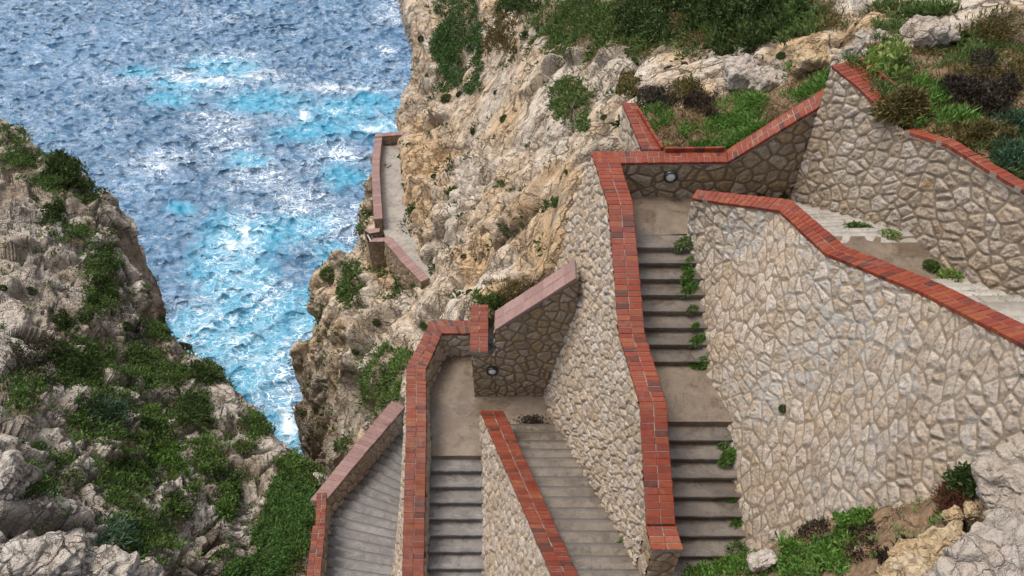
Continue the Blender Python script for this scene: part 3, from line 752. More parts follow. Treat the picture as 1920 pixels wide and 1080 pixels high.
# ------------------------------------------------------------------ masonry
def stones2d(s, t, size, seed):
    """rubble pattern on a face: distance to the joint in metres and one value per stone"""
    ws = s + 0.10 * perlin(np.stack([s / 0.6, t / 0.6, 0 * s + seed], 1), seed + 3) * size / 0.36
    wt = t + 0.10 * perlin(np.stack([s / 0.6, t / 0.6, 0 * s + seed + 9], 1), seed + 4) * size / 0.36
    x = ws / (size * 1.12); y = wt / (size * 0.92)
    i = np.floor(x); j = np.floor(y); z0 = np.zeros_like(i)
    cell = []
    for a in (-2, -1, 0, 1, 2):
        for b in (-2, -1, 0, 1, 2):
            h = h3(i + a, j + b, z0, seed)
            cx = i + a + 0.5 + 0.98 * ((h & U32(4095)) / 4095.0 - 0.5) - x
            cy = j + b + 0.5 + 0.98 * (((h >> U32(12)) & U32(4095)) / 4095.0 - 0.5) - y
            g = h3(i + a, j + b, z0, seed + 5)
            cell.append((cx, cy, (g & U32(1023)) / 1023.0, 0.42 * (((g >> U32(11)) & U32(1023)) / 1023.0) ** 1.5))
    d1 = np.full(len(s), 1e9); bx = d1.copy(); by = d1.copy(); rn = np.zeros(len(s)); bw = np.zeros(len(s))
    for cx, cy, r, w in cell:
        d = cx * cx + cy * cy - w; m = d < d1; bw = np.where(m, w, bw)
        d1 = np.where(m, d, d1); bx = np.where(m, cx, bx); by = np.where(m, cy, by); rn = np.where(m, r, rn)
    e = np.full(len(s), 9.0)
    for cx, cy, r, w in cell:
        ddx = cx - bx; ddy = cy - by; L = np.hypot(ddx, ddy)
        ok = L > 1e-6
        dist = ((cx + bx) * 0.5 * ddx + (cy + by) * 0.5 * ddy) / np.maximum(L, 1e-6) + (bw - w) / (2 * np.maximum(L, 1e-6))
        e = np.where(ok, np.minimum(e, dist), e)
    return e * size, rn


def resample(P, n):
    P = np.array(P, float)
    L = np.concatenate([[0], np.cumsum(np.linalg.norm(np.diff(P, axis=0), axis=1))])
    if L[-1] == 0: return np.repeat(P[:1], n, 0)
    return P, L


WALLV = []


class Stonework:
    """collects stone faces of one wall into one mesh"""
    def __init__(s): s.V = []; s.Q = []; s.e = []; s.r = []; s.n = 0
    def face(s, B, T, toward, res=0.024, stone=0.36, depth=0.05, rough=0.016, seed=1, joint=0.014):
        B = np.array(B, float); T = np.array(T, float)
        seg = 0.5 * (np.linalg.norm(np.diff(B, axis=0), axis=1) + np.linalg.norm(np.diff(T, axis=0), axis=1))
        cum = np.concatenate([[0], np.cumsum(seg)])
        H = np.linalg.norm(T - B, axis=1)
        ns = max(4, min(900, int(cum[-1] / res))); nt = max(4, min(420, int(H.max() / res)))
        ss = np.linspace(0, cum[-1], ns)
        b = np.stack([np.interp(ss, cum, B[:, k]) for k in range(3)], 1)
        t = np.stack([np.interp(ss, cum, T[:, k]) for k in range(3)], 1)
        v = np.linspace(0, 1, nt)[:, None, None]
        V = b[None] * (1 - v) + t[None] * v
        hh = np.linalg.norm(t - b, axis=1)
        n = grid_normals(V)
        if (n.reshape(-1, 3).mean(0) * np.array(toward)).sum() < 0: n = -n; fl = True
        else: fl = False
        sg = np.broadcast_to(ss[None], (nt, ns)).ravel()
        tg = (v[..., 0] * hh[None]).ravel()
        e, r = stones2d(sg, tg, stone, seed)
        pr = sstep(joint, joint + 0.04, e)
        q = np.stack([sg, tg, 0 * sg + seed * 3.1], 1)
        d = depth * pr * (0.5 + 0.75 * r) + rough * fbm(q / 0.13, 3, 0.6, seed) * (0.35 + pr) \
            + 0.03 * perlin(q / 1.3, seed + 2) + rough * 0.9 * pr * facets(q / 0.11, seed + 6)[0]
        # each stone is dressed a little crooked
        d += 0.030 * pr * perlin(q / 0.22 + 40 * r[:, None], seed + 8)
        # run the relief out to nothing at the borders so that faces meet cleanly
        V2 = V.reshape(-1, 3) + n.reshape(-1, 3) * d[:, None]
        Q = grid_quads(nt, ns, s.n)
        s.V.append(V2); s.Q.append(Q[:, ::-1] if fl else Q)
        s.e.append(sstep(joint - 0.012, joint + 0.03, e)); s.r.append(r); s.n += len(V2)
        return s
    def build(s, mat, parent):
        me = mesh_np('stonework', np.concatenate(s.V), np.concatenate(s.Q), dict(edge=np.concatenate(s.e), rnd=np.concatenate(s.r)))
        WALLV.append(np.concatenate(s.V)[::3])
        return link('stonework', me, mat, parent)


class Boxes:
    """quads of many small solids in one mesh, with one value per solid"""
    def __init__(s): s.v = []; s.q = []; s.r = []
    def hexa(s, bot, top, r=None, ch=0.012):
        """a solid between two quads, its top edges chamfered"""
        r = random.random() if r is None else r
        b = np.array(bot, float); t = np.array(top, float)
        k = len(s.v)
        c = t.mean(0)
        up = t - b; up /= np.maximum(np.linalg.norm(up, axis=1, keepdims=True), 1e-9)
        mid = t - up * ch
        ins = c - t; L = np.linalg.norm(ins, axis=1, keepdims=True)
        tin = t + ins / np.maximum(L, 1e-9) * min(ch * 1.4, 0.3 * L.min())
        for arr in (b, mid, tin): s.v.extend(arr.tolist())
        s.r.extend([r] * 12)
        for a in range(4):
            n = (a + 1) % 4
            s.q.append((k + a, k + n, k + 4 + n, k + 4 + a)); s.q.append((k + 4 + a, k + 4 + n, k + 8 + n, k + 8 + a))
        s.q.append((k + 8, k + 9, k + 10, k + 11)); s.q.append((k + 3, k + 2, k + 1, k))
    def build(s, name, mat, parent=None, smooth=False):
        me = mesh_np(name, np.array(s.v), np.array(s.q), dict(rnd=np.array(s.r)), smooth)
        bm_fix(me)
        return link(name, me, mat, parent)


def bm_fix(me):
    import bmesh
    bm = bmesh.new(); bm.from_mesh(me); bmesh.ops.recalc_face_normals(bm, faces=bm.faces); bm.to_mesh(me); bm.free()


UP = np.array([0, 0, 1.0])


def coping(outer, inner, parent, mat, rows=2, pitch=0.135, th=0.075, gap=0.009, lip=None, jit=0.007):
    """brick coping between two edge lines; returns the coping part (with its mortar bed below it)"""
    outer = [np.array(p, float) for p in outer]; inner = [np.array(p, float) for p in inner]
    bx = Boxes(); bed = Boxes()
    for k in range(len(outer) - 1):
        o0, o1, i0, i1 = outer[k], outer[k + 1], inner[k], inner[k + 1]
        L = 0.5 * (np.linalg.norm(o1 - o0) + np.linalg.norm(i1 - i0))
        n = max(1, int(round(L / pitch)))
        up = np.cross(o1 - o0, i0 - o0); up /= np.linalg.norm(up)
        if up[2] < 0: up = -up
        P = lambda a, b: (o0 * (1 - a) + o1 * a) * (1 - b) + (i0 * (1 - a) + i1 * a) * b
        wd = np.linalg.norm(i0 - o0)
        for j in range(n):
            ga = gap / L / 2; gb = gap / wd / 2
            for r in range(rows):
                a0, a1 = j / n + ga, (j + 1) / n - ga
                ja = (random.random() - 0.5) * jit / L; jb = (random.random() - 0.5) * 2.2 * jit / wd
                b0, b1 = r / rows + gb + jb, (r + 1) / rows - gb + jb
                tilt = [(random.random() - 0.5) * jit for _ in range(4)]
                lift = (random.random() - 0.5) * jit
                cs = [P(a0 + ja, b0), P(a1 + ja, b0), P(a1 + ja, b1), P(a0 + ja, b1)]
                bx.hexa([c - up * th for c in cs], [c + up * (lift + t) for c, t in zip(cs, tilt)], ch=0.010)
        cs = [P(0, 0.03), P(1, 0.03), P(1, 0.97), P(0, 0.97)]
        bed.hexa([c - up * (th + 0.04) for c in cs], [c - up * 0.012 for c in cs], ch=0.004)
    if lip is not None:      # one course of bricks laid on edge along a line
        for k in range(len(lip) - 1):
            a, b = np.array(lip[k], float), np.array(lip[k + 1], float)
            L = np.linalg.norm(b - a); n = max(1, int(round(L / 0.26)))
            dr = (b - a) / L; side = np.cross(dr, UP); side /= np.linalg.norm(side)
            for j in range(n):
                p0 = a + dr * (L * j / n + 0.006); p1 = a + dr * (L * (j + 1) / n - 0.006)
                z = UP * (0.10 + 0.01 * random.random())
                cs = [p0 - side * 0.035, p1 - side * 0.035, p1 + side * 0.035, p0 + side * 0.035]
                bx.hexa([c - UP * 0.02 for c in cs], [c + z for c in cs])
    c = bx.build('coping', mat, parent)
    m = bed.build('mortar_bed', M['mortar'], parent)
    return c


def low(P, dz): return [np.array(p, float) - UP * dz for p in P]


def inset(P, Qp, k):
    """points of P pulled a distance k towards Qp"""
    out = []
    for p, q in zip(P, Qp):
        p = np.array(p, float); v = np.array(q, float) - p; v /= max(np.linalg.norm(v), 1e-9)
        out.append(p + v * k)
    return out


def stone_wall(label, outer, inner, base_out, base_in, name='stone_wall', mats=('stone', 'brick'), faces='oi', ends=(), res=(0.024, 0.04),
               stone=0.36, seed=1, depth=0.05, rows=2, pitch=0.135, lip=None, toward_o=(-1, 0, 0.2), toward_i=(1, 0, 0.2), group='stone walls along the stairway', **kw):
    c = np.mean(np.array(outer), 0)
    t = thing(name, label, 'stone wall', tuple(np.mean(np.array(base_out), 0)), group)
    st = Stonework()
    To = low(inset(outer, inner, 0.045), 0.10); Ti = low(inset(inner, outer, 0.045), 0.10)
    if 'o' in faces: st.face(base_out, To, toward_o, res[0], stone, depth, seed=seed, **kw)
    if 'i' in faces: st.face(base_in, Ti, toward_i, res[1], stone, depth, seed=seed + 20, **kw)
    for e in ends:      # end faces: index of the polyline point and the way it looks
        i, dr = e
        st.face([base_out[i], base_in[i]], [To[i], Ti[i]], dr, res[1], stone, depth * 0.6, seed=seed + 40, **kw)
    st.build(M[mats[0]], t)
    coping(outer, inner, t, M[mats[1]], rows, pitch, lip=lip)
    return t


# levels below the camera
L1 = -12.30          # upper landing
LM = -13.66          # landing half way down the upper flight
L2 = -17.90          # lower landing

# --- wall between the upper flight and the ramp below it (the long brick line in the middle)
o4 = [W(1.92, 15.95, -11.25), W(2.0, 15.45, -11.25), W(2.17, 13.92, -11.25), W(2.28, 11.23, -12.60), W(2.52, 9.42, -12.60), W(2.56, 7.45, -13.83)]
i4 = [W(2.62, 15.95, -11.25), W(2.62, 15.45, -11.25), W(2.74, 13.92, -11.25), W(2.85, 11.23, -12.60), W(3.05, 9.42, -12.60), W(3.13, 7.45, -13.83)]


def ramp_z(y): return L2 + np.clip(12.5 - y, 0, 9) * 0.4615


def ramp_x(y): return 0.83 + (13.7 - y) * 0.277


b4 = [W(ramp_x(p[1]), p[1], ramp_z(p[1]) - 0.35) for p in o4]
b4[0] = W(0.2, 15.95, -18.6); b4[1] = W(0.35, 15.45, -18.5)
b4i = [W(i[0] - 0.04, i[1], {0: L1, 1: L1, 2: L1, 3: LM, 4: LM, 5: -15.0}[k] - 0.2) for k, i in enumerate(i4)]
t = stone_wall('tall pale stone wall with stepped red brick coping between long upper flight and ramp', o4, i4, b4, b4i,
               res=(0.024, 0.05), stone=0.27, seed=4, depth=0.04, rough=0.026, ends=[(5, (0, -1, 0))])
# the coping ends in a short piece one brick lower, over a small pier
oE = [W(2.57, 7.52, -13.905), W(2.62, 6.98, -13.905)]; iE = [W(3.15, 7.52, -13.905), W(3.22, 6.98, -13.905)]
e = coping(oE, iE, t, M['brick'])
st = Stonework()
st.face([W(2.64, 7.0, -15.9), W(3.16, 7.0, -15.9)], [W(2.65, 7.02, -13.99), W(3.18, 7.02, -13.99)], (0, -1, 0), 0.03, 0.34, 0.03, seed=9)
st.face([W(2.64, 7.0, -15.9), W(2.58, 7.5, -15.9)], [W(2.65, 7.02, -13.99), W(2.58, 7.5, -13.99)], (-1, 0, 0), 0.03, 0.34, 0.03, seed=10)
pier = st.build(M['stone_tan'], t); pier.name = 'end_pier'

# --- planter wall at the back of the upper landing
o2 = [W(2.05, 15.50, -11.25), W(5.18, 15.50, -11.22), at_y(1553, 188, 15.50)]
i2 = [W(2.05, 15.98, -11.25), W(5.22, 15.98, -11.22), at_y(1545, 165, 15.98)]
o2[2] = o2[2] + W(0.02, 0, 0)
b2 = [W(2.3, 15.53, L1 - 0.2), W(5.2, 15.53, L1 - 0.2), W(7.05, 15.53, L1 - 0.2)]
b2b = [p + W(0, 0.45, 0) for p in b2]
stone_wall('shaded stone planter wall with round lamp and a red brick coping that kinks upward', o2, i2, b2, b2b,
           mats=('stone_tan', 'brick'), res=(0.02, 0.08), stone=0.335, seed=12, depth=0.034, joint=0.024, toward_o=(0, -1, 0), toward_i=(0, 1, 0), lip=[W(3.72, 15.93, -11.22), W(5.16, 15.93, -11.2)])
# --- short side wall of the planter
o2s = [W(3.18, 16.0, -11.22), W(2.84, 17.75, -10.98)]
i2s = [W(3.68, 16.0, -11.22), W(3.20, 17.75, -10.98)]
stone_wall('short stone wall with red brick coping on the cliff side of the grassy planter', o2s, i2s, [W(3.2, 16.0, -13.2), W(2.86, 17.75, -12.6)], [W(3.66, 16.0, -12.5), W(3.2, 17.75, -12.4)],
           res=(0.024, 0.08), stone=0.3, seed=15, lip=[W(3.66, 15.98, -11.24), W(3.22, 17.4, -11.04)])

# --- far right retaining wall
n1 = np.array([6.0, 1.87, 0.0]); n1 /= np.linalg.norm(n1); p1 = np.array([6.96, 15.4, -12.3])
T1 = [at_plane(x, y, p1, n1) for x, y in ((1562, 122), (1610, 160), (1655, 202), (1700, 243), (1780, 268), (1850, 312), (1920, 352), (2100, 470), (2400, 640), (2800, 800))]


def upper_z(y):      # floor of the short flight on the right, rising towards the camera
    return float(np.interp(y, [4.65, 10.5, 11.75, 15.2, 16.5], [-7.2, -10.43, -10.43, -12.30, -12.30]))


B1 = [W(p[0], p[1], upper_z(p[1]) - 0.45) for p in T1]
t1 = thing('stone_wall', 'high retaining wall of round stones at the far right below the overgrown soil bank', 'stone wall', tuple(B1[3]), 'stone walls along the stairway')
st = Stonework(); st.face(B1, low(T1, 0.06), tuple(-n1), 0.022, 0.315, 0.028, seed=17, joint=0.02, rough=0.022)
back = [p + n1 * 0.5 for p in T1]
st.face([b + n1 * 0.5 for b in B1], low(back, 0.06), tuple(n1), 0.1, 0.42, 0.03, seed=18)
st.face([B1[0], B1[0] + n1 * 0.5], [T1[0] - UP * 0.06, back[0] - UP * 0.06], (0, 1, 0), 0.06, 0.42, 0.03, seed=19)
st.build(M['stone'], t1)
coping([p - n1 * 0.04 for p in T1[:3]], [p + n1 * 0.50 + UP * 0.04 for p in T1[:3]], t1, M['brick'], 2, 0.13, lip=[T1[0] + n1 * 0.62 + UP * 0.02, T1[2] + n1 * 0.62 + UP * 0.02])
coping([p - n1 * 0.05 for p in T1[3:]], [p + n1 * 0.2 for p in T1[3:]], t1, M['brick'], 1, 0.13)

# --- the huge wall between the two upper flights
E3 = [W(4.15, 14.0, -11.15), W(5.66, 13.0, -10.62), W(6.0, 11.35, -10.35), W(6.55, 9.45, -9.42), W(7.14, 7.24, -8.30), W(8.1, 3.6, -6.5)]
for k, (x, y, z) in enumerate(((1297, 371, -11.15), (1461, 394, -10.42), (1546, 473, -9.95), (1720, 543, -9.1), (1922, 646, -8.05))):
    E3[k] = at_z(x, y, z)
I3 = [p + W(*o) for p, o in zip(E3, ((.17, .32, 0), (.34, .36, 0), (.44, .2, 0), (.44, .15, 0), (.44, .12, 0), (.44, .1, 0)))]
B3 = [W(4.15, 14.0, L1 - 0.3), W(4.18, 12.6, -13.3), W(4.24, 11.0, -13.95), W(4.50, 9.3, -14.15), W(4.58, 7.1, -15.4), W(4.8, 3.0, -16.0)]
B3i = [W(p[0] - 0.05, p[1], min(upper_z(p[1]), L1 + 9) - 0.4) for p in I3]
stone_wall('huge leaning pale stone wall with red brick coping right of the long upper flight', E3, I3, B3, B3i,
           mats=('stone_smear', 'brick'), res=(0.02, 0.06), stone=0.27, seed=23, depth=0.034, rough=0.026, joint=0.016, ends=[(0, (-0.3, 1, 0))])

# --- pier and wall with the pink sloping coping at the lower landing
t5 = thing('stone_wall', 'dark stone wall with lamp and wide pink sloping coping beside the lower landing', 'stone wall', (0, 13.6, L2), 'stone walls along the stairway')
Y5 = 13.6
st = Stonework()
st.face([W(-1.06, Y5, L2 - .1), W(-0.45, Y5, L2 - .1), W(-0.44, Y5, L2 - .1), W(1.6, Y5, L2 - .1)],
        [W(-1.06, Y5, -16.05), W(-0.45, Y5, -16.05), W(-0.44, Y5, -15.2), W(1.6, Y5, -13.2)], (0, -1, 0), 0.022, 0.30, 0.032, seed=31, joint=0.024)
st.face([W(-1.06, Y5, L2 - .1), W(-1.10, 15.3, L2 - .1)], [W(-1.06, Y5, -16.05), W(-1.10, 15.3, -16.05)], (-1, 0, 0), 0.05, 0.40, 0.03, seed=32)
st.face([W(-0.44, Y5, -17), W(-0.44, Y5 + .6, -17)], [W(-0.44, Y5, -15.2), W(-0.44, Y5 + .6, -15.2)], (-1, 0, 0), 0.05, 0.40, 0.03, seed=33)
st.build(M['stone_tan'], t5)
coping([W(-0.46, Y5 - .05, -15.08), W(1.52, Y5 - .05, -13.22)], [W(-0.46, Y5 + .62, -15.08), W(1.52, Y5 + .62, -13.22)], t5, M['pink'], 2, 0.34, th=0.06, gap=0.008)
cp = coping([W(-1.12, Y5 - .04, -15.95), W(-1.16, 15.3, -15.95)], [W(-0.62, Y5 - .04, -15.95), W(-0.66, 15.3, -15.95)], t5, M['brick_wet'])

# --- parapet round the lower landing, running down beside the middle flight
o6 = [W(-1.12, 15.58, -16.9), W(-2.36, 15.6, -16.9), W(-2.92, 13.8, -16.9), W(-2.74, 11.85, -16.9), W(-2.70, 9.9, -17.80), W(-2.67, 8.3, -18.55), W(-2.65, 6.6, -19.35)]
i6 = [W(-1.12, 15.06, -16.9), W(-2.0, 15.06, -16.9), W(-2.36, 13.75, -16.9), W(-2.2, 11.85, -16.9), W(-2.16, 9.9, -17.80), W(-2.12, 8.3, -18.55), W(-2.1, 6.6, -19.35)]
b6 = [W(-1.1, 15.9, -25), W(-2.9, 16.2, -25.0), W(-3.75, 13.9, -24.3), W(-3.55, 11.85, -23.0), W(-3.45, 9.9, -21.9), W(-3.4, 8.3, -21.0), W(-3.35, 6.6, -20.6)]
b6i = [W(p[0], p[1], z) for p, z in zip(i6, (-18, -18, -18, -18, -19.1, -19.8, -20.6))]
stone_wall('stone parapet with red brick coping wrapped round the lower landing and middle flight', o6, i6, b6, b6i,
           mats=('stone', 'brick_wet'), res=(0.026, 0.03), stone=0.30, seed=41, toward_o=(-1, 0, .2), toward_i=(0.5, -1, 0))

# --- wall between the middle flight and the ramp
o7 = [W(-0.84, 12.42, -17.0), W(0.58, 7.66, -15.17), W(0.86, 6.75, -14.98)]
i7 = [W(-0.22, 12.42, -17.0), W(1.10, 7.66, -15.17), W(1.40, 6.75, -14.98)]
b7 = [W(-0.86, 12.40, L2 - .2), W(-0.80, 9.1, -19.5), W(-0.74, 6.75, -20.5)]
o7b = [o7[0], (o7[0] * 0.303 + o7[1] * 0.697), o7[2]]; i7b = [i7[0], (i7[0] * 0.303 + i7[1] * 0.697), i7[2]]
stone_wall('wedge shaped stone wall with red brick coping slanting between the middle flight and the ramp', o7b, i7b, b7, [W(p[0], p[1], float(ramp_z(p[1])) - .3) for p in i7b],
           mats=('stone', 'brick_wet'), res=(0.026, 0.05), stone=0.25, seed=51, rough=0.022, ends=[(0, (0, 1, 0))])

# --- outer wall of the lowest flight
o8 = [W(-5.98, 12.05, -20.9), W(-5.25, 14.3, -21.75), W(-4.35, 17.25, -23.0)]
i8 = [W(-5.52, 12.0, -20.9), W(-4.77, 14.15, -21.75), W(-3.82, 17.0, -23.0)]
t8 = thing('stone_wall', 'outer parapet of the lowest flight with pink coping turning red at its near end', 'stone wall', (-5.5, 12, -22), 'stone walls along the stairway')
st = Stonework()
st.face([W(-5.05, 8.0, -21.3), W(-5.12, 9.6, -21.6), W(-5.50, 12.0, -22.3), W(-4.75, 14.2, -23.4), W(-3.8, 17.0, -24.6)],
        [W(-5.07, 8.0, -19.75), W(-5.14, 9.6, -20.2), W(-5.54, 12.0, -21.0), W(-4.80, 14.15, -21.85), W(-3.86, 17.0, -23.1)], (1, -.4, 0), 0.03, 0.30, 0.04, seed=61)
st.face([W(-5.22, 8.0, -24), W(-5.28, 9.6, -24.5), W(-5.40, 10.8, -25), W(-5.66, 12.0, -25.5), W(-5.9, 12.04, -25.5), W(-5.4, 14.4, -26), W(-4.6, 17.5, -27)],
        [W(-5.22, 8.0, -19.75), W(-5.28, 9.6, -20.2), W(-5.40, 10.8, -20.5), W(-5.66, 12.0, -20.95), W(-5.9, 12.04, -21.0), W(-5.25, 14.35, -21.85), W(-4.33, 17.25, -23.1)], (-1, 0, 0), 0.05, 0.30, 0.04, seed=62)
st.build(M['stone'], t8)
coping(o8, i8, t8, M['pink'], 1, 0.24, th=0.06)
coping([at_z(572, 1092, -19.75), at_z(586, 985, -20.15)], [at_z(600, 1092, -19.75), at_z(611, 985, -20.15)], t8, M['brick_wet'], 2, 0.13)
coping([at_z(590, 992, -20.3), at_z(594, 924, -20.72)], [at_z(610, 992, -20.3), at_z(613, 922, -20.72)], t8, M['brick_wet'], 2, 0.13)


# ------------------------------------------------------------------ stairs
def step_mesh(fl, fr, bl, br, z, thick=0.4, nose=0.03, slab=0.055):
    """one concrete step: tread slab with a rounded nosing over a riser block. fl/fr front corners, bl/br back corners (x, y)"""
    fl, fr, bl, br = (np.array([p[0], p[1], 0.0]) for p in (fl, fr, bl, br))
    dr = (fl - bl) + (fr - br); dr /= np.linalg.norm(dr)
    n = 14
    u = np.linspace(0, 1, n)[:, None]
    f = fl * (1 - u) + fr * u; bk = bl * (1 - u) + br * u
    wob = np.array([0.008 * (random.random() - 0.5) for _ in range(n)])[:, None] * 1.6
    f = f + dr * wob
    prof = [(bk, 0.0, 0), (f - dr * 0.17, 0.0, 0), (f - dr * 0.02 + dr * nose, 0.0, 1), (f + dr * (nose - 0.005), -0.007, 1), (f + dr * nose, -0.018, .6), (f + dr * nose, -slab, .3), (f, -slab - 0.004, 0), (f, -thick, 0), (bk, -thick, 0)]
    V = []; ns = []
    for q, dz, no in prof:
        a = q.copy(); a[:, 2] = z + dz
        if dz > -0.02: a[:, 2] += np.array([0.006 * (random.random() - 0.5) for _ in range(n)])
        V.append(a); ns += [no] * n
    k = len(prof); V = np.array(V)
    Q = [tuple(x) for x in grid_quads(k, n)]
    idx = lambda r, c: r * n + c
    Q += [(idx(k - 1, c), idx(k - 1, c + 1), idx(0, c + 1), idx(0, c)) for c in range(n - 1)]
    for c in (0, n - 1):      # side caps
        Q += [(idx(0, c), idx(1, c), idx(2, c), idx(3, c)), (idx(0, c), idx(3, c), idx(4, c), idx(5, c)), (idx(0, c), idx(5, c), idx(6, c), idx(7, c)), (idx(0, c), idx(7, c), idx(7, c), idx(8, c))][:3]
    me = mesh_np('step', V.reshape(-1, 3), np.array(Q), dict(rnd=np.full(k * n, random.random()), nose=np.array(ns, float)), False)
    bm_fix(me)
    return me


def slab_mesh(poly, z, thick=0.35, name='landing'):
    """a landing: polygon (x, y) with thickness, top cut fine enough to be slightly uneven"""
    import bmesh
    bm = bmesh.new()
    top = [bm.verts.new((x, y, z)) for x, y in poly]
    f = bm.faces.new(top)
    r = bmesh.ops.extrude_face_region(bm, geom=[f])
    for v in r['geom']:
        if isinstance(v, bmesh.types.BMVert): v.co.z -= thick
    bmesh.ops.recalc_face_normals(bm, faces=bm.faces)
    me = bpy.data.meshes.new(name); bm.to_mesh(me); bm.free()
    return me


def flight(label, left, right, z0, n, dz, mat, t=None, front='first', name='stair_flight'):
    """steps between two edge polylines; step k spans k..k+1; the riser is on its first or last edge"""
    def sample(P, n):
        P = np.array(P, float); L = np.concatenate([[0], np.cumsum(np.linalg.norm(np.diff(P, axis=0), axis=1))])
        s = np.linspace(0, L[-1], n + 1)
        return np.stack([np.interp(s, L, P[:, k]) for k in range(2)], 1)
    l = sample(left, n); r = sample(right, n)
    if t is None:
        t = thing(name, label, 'stairs', (float(l[0][0]), float(l[0][1]), z0), 'stair flights of the zigzag')
    for k in range(n):
        a, b = (k, k + 1) if front == 'first' else (k + 1, k)
        # steps run a little under the one above
        ext = (l[b] - l[a]) * 0.12, (r[b] - r[a]) * 0.12
        me = step_mesh(l[a], r[a], l[b] + ext[0], r[b] + ext[1], z0 + dz * k)
        link('step', me, mat, t)
    return t


# upper flight: climbs away from the camera in two runs of steps with a landing between them
tA = flight('long concrete flight with a middle landing at the foot of the huge leaning wall', [(2.6, 7.0), (2.6, 9.72)], [(4.72, 7.0), (4.72, 9.72)], -15.02, 8, 0.17, M['concrete'])
link('landing', slab_mesh([(2.4, 9.70), (4.8, 9.70), (4.6, 11.6), (2.4, 11.6)], LM), M['landing'], tA)
link('landing', slab_mesh([(2.6, 4.5), (4.9, 4.5), (4.8, 7.06), (2.6, 7.06)], -15.19), M['landing'], tA)
flight('', [(2.5, 11.22), (2.5, 14.02)], [(4.45, 11.22), (4.45, 14.02)], LM + 0.17, 8, 0.17, M['concrete'], tA)
link('landing', slab_mesh([(2.3, 14.0), (7.2, 14.3), (7.2, 15.6), (2.3, 15.6)], L1 + 0.002), M['landing'], tA)

# short flight on the far right, climbing towards the camera
def wx(y): return 6.96 + (15.4 - y) * 0.3117


tB = flight('pale dry concrete flight half hidden behind the huge wall, below the far right wall',
            [(5.6, 14.9), (6.25, 11.72)], [(wx(15.1) + .15, 15.1), (wx(11.75) + .15, 11.75)], L1 + 0.17, 11, 0.17, M['dry'], front='first')
link('landing', slab_mesh([(6.15, 11.9), (wx(11.9) + .1, 11.9), (wx(10.4) + .15, 10.4), (6.65, 10.3)], -10.43), M['landing'], tB)
flight('', [(6.66, 10.45), (7.6, 7.3), (8.3, 4.65)], [(wx(10.5) + .1, 10.5), (wx(4.7) + .1, 4.7)], -10.26, 18, 0.18, M['dry'], tB, front='first')

# ramp of shallow steps: falls away from the camera to the lower landing
tC = flight('ramp of shallow grey steps between the two slanting walls above the lower landing', [(0.92, 6.55), (-0.40, 12.5)], [(2.95, 6.55), (1.45, 12.5)], float(ramp_z(6.75)), 16, -(float(ramp_z(6.75)) - L2) / 16, M['ramp'], front='last')
link('landing', slab_mesh([(-2.5, 11.62), (-0.7, 11.62), (-0.7, 12.48), (1.6, 12.5), (1.3, 13.75), (-1.0, 13.75), (-1.05, 15.4), (-2.2, 15.3), (-2.6, 13.8)], L2 + 0.002), M['landing'], tC)

# middle flight: climbs away from the camera to the lower landing
tD = flight('middle flight of wet grey steps rising to the lower landing between brick topped walls', [(-2.5, 6.9), (-2.5, 11.65)], [(-0.55, 6.9), (-0.55, 11.65)], L2 - 0.17 * 13, 13, 0.17, M['wetgrey'])

# lowest flight: falls away from the camera round a bend
tE = flight('lowest grey flight curving down between the pink coping and the brick parapet', [(-5.15, 7.6), (-5.2, 9.6), (-5.55, 12.0), (-4.75, 14.6), (-3.8, 17.4)],
            [(-3.1, 7.6), (-3.2, 9.6), (-3.35, 11.4), (-3.45, 12.9), (-3.0, 16.4)], -20.1, 25, -0.165, M['lowest'], front='last')

# ------------------------------------------------------------------ path cut into the cliff
PO = [(718, 274, 57.2), (712, 330, 52.7), (716, 385, 49.4), (719, 432, 46.9), (736, 462, 44.5), (768, 500, 42.4), (803, 538, 40.9)]
PI = [(752, 274), (752, 330), (764, 385), (774, 430), (784, 465), (806, 495), (822, 528)]
po = [at(*p) for p in PO]
pin = [at_z(x, y, p[2]) for (x, y), p in zip(PI, po)]
me = []
def dens(P, n):
    P = np.array(P); t_ = np.linspace(0, len(P) - 1, n)
    return cr_axis0(P, t_)
nP = 61
a_, b_ = dens(po, nP), dens(pin, nP)
V = []; 
for k in range(nP):      # shallow steps: every band level, with a small drop to the next
    za = a_[k][2]
    for zz in ((a_[max(k - 1, 0)][2] + a_[k][2]) / 2, (a_[k][2] + a_[min(k + 1, nP - 1)][2]) / 2):
        V.append([W(a_[k][0], a_[k][1], zz - 1.2), W(a_[k][0], a_[k][1], zz), W(b_[k][0], b_[k][1], zz)])
V = np.array(V)
# rearrange into level bands
V2 = []
for k in range(nP - 1):
    zz = (a_[k][2] + a_[k + 1][2]) / 2
    for j in (k, k + 1):
        V2.append([W(a_[j][0], a_[j][1], zz - 1.0), W(a_[j][0], a_[j][1], zz), W(b_[j][0], b_[j][1], zz), W(b_[j][0], b_[j][1], zz - 1.0)])
V2 = np.array(V2)
tag(link('path', mesh_np('path', V2.reshape(-1, 3), grid_quads(len(V2), 4), None, False), M['pathc']), kind='structure')


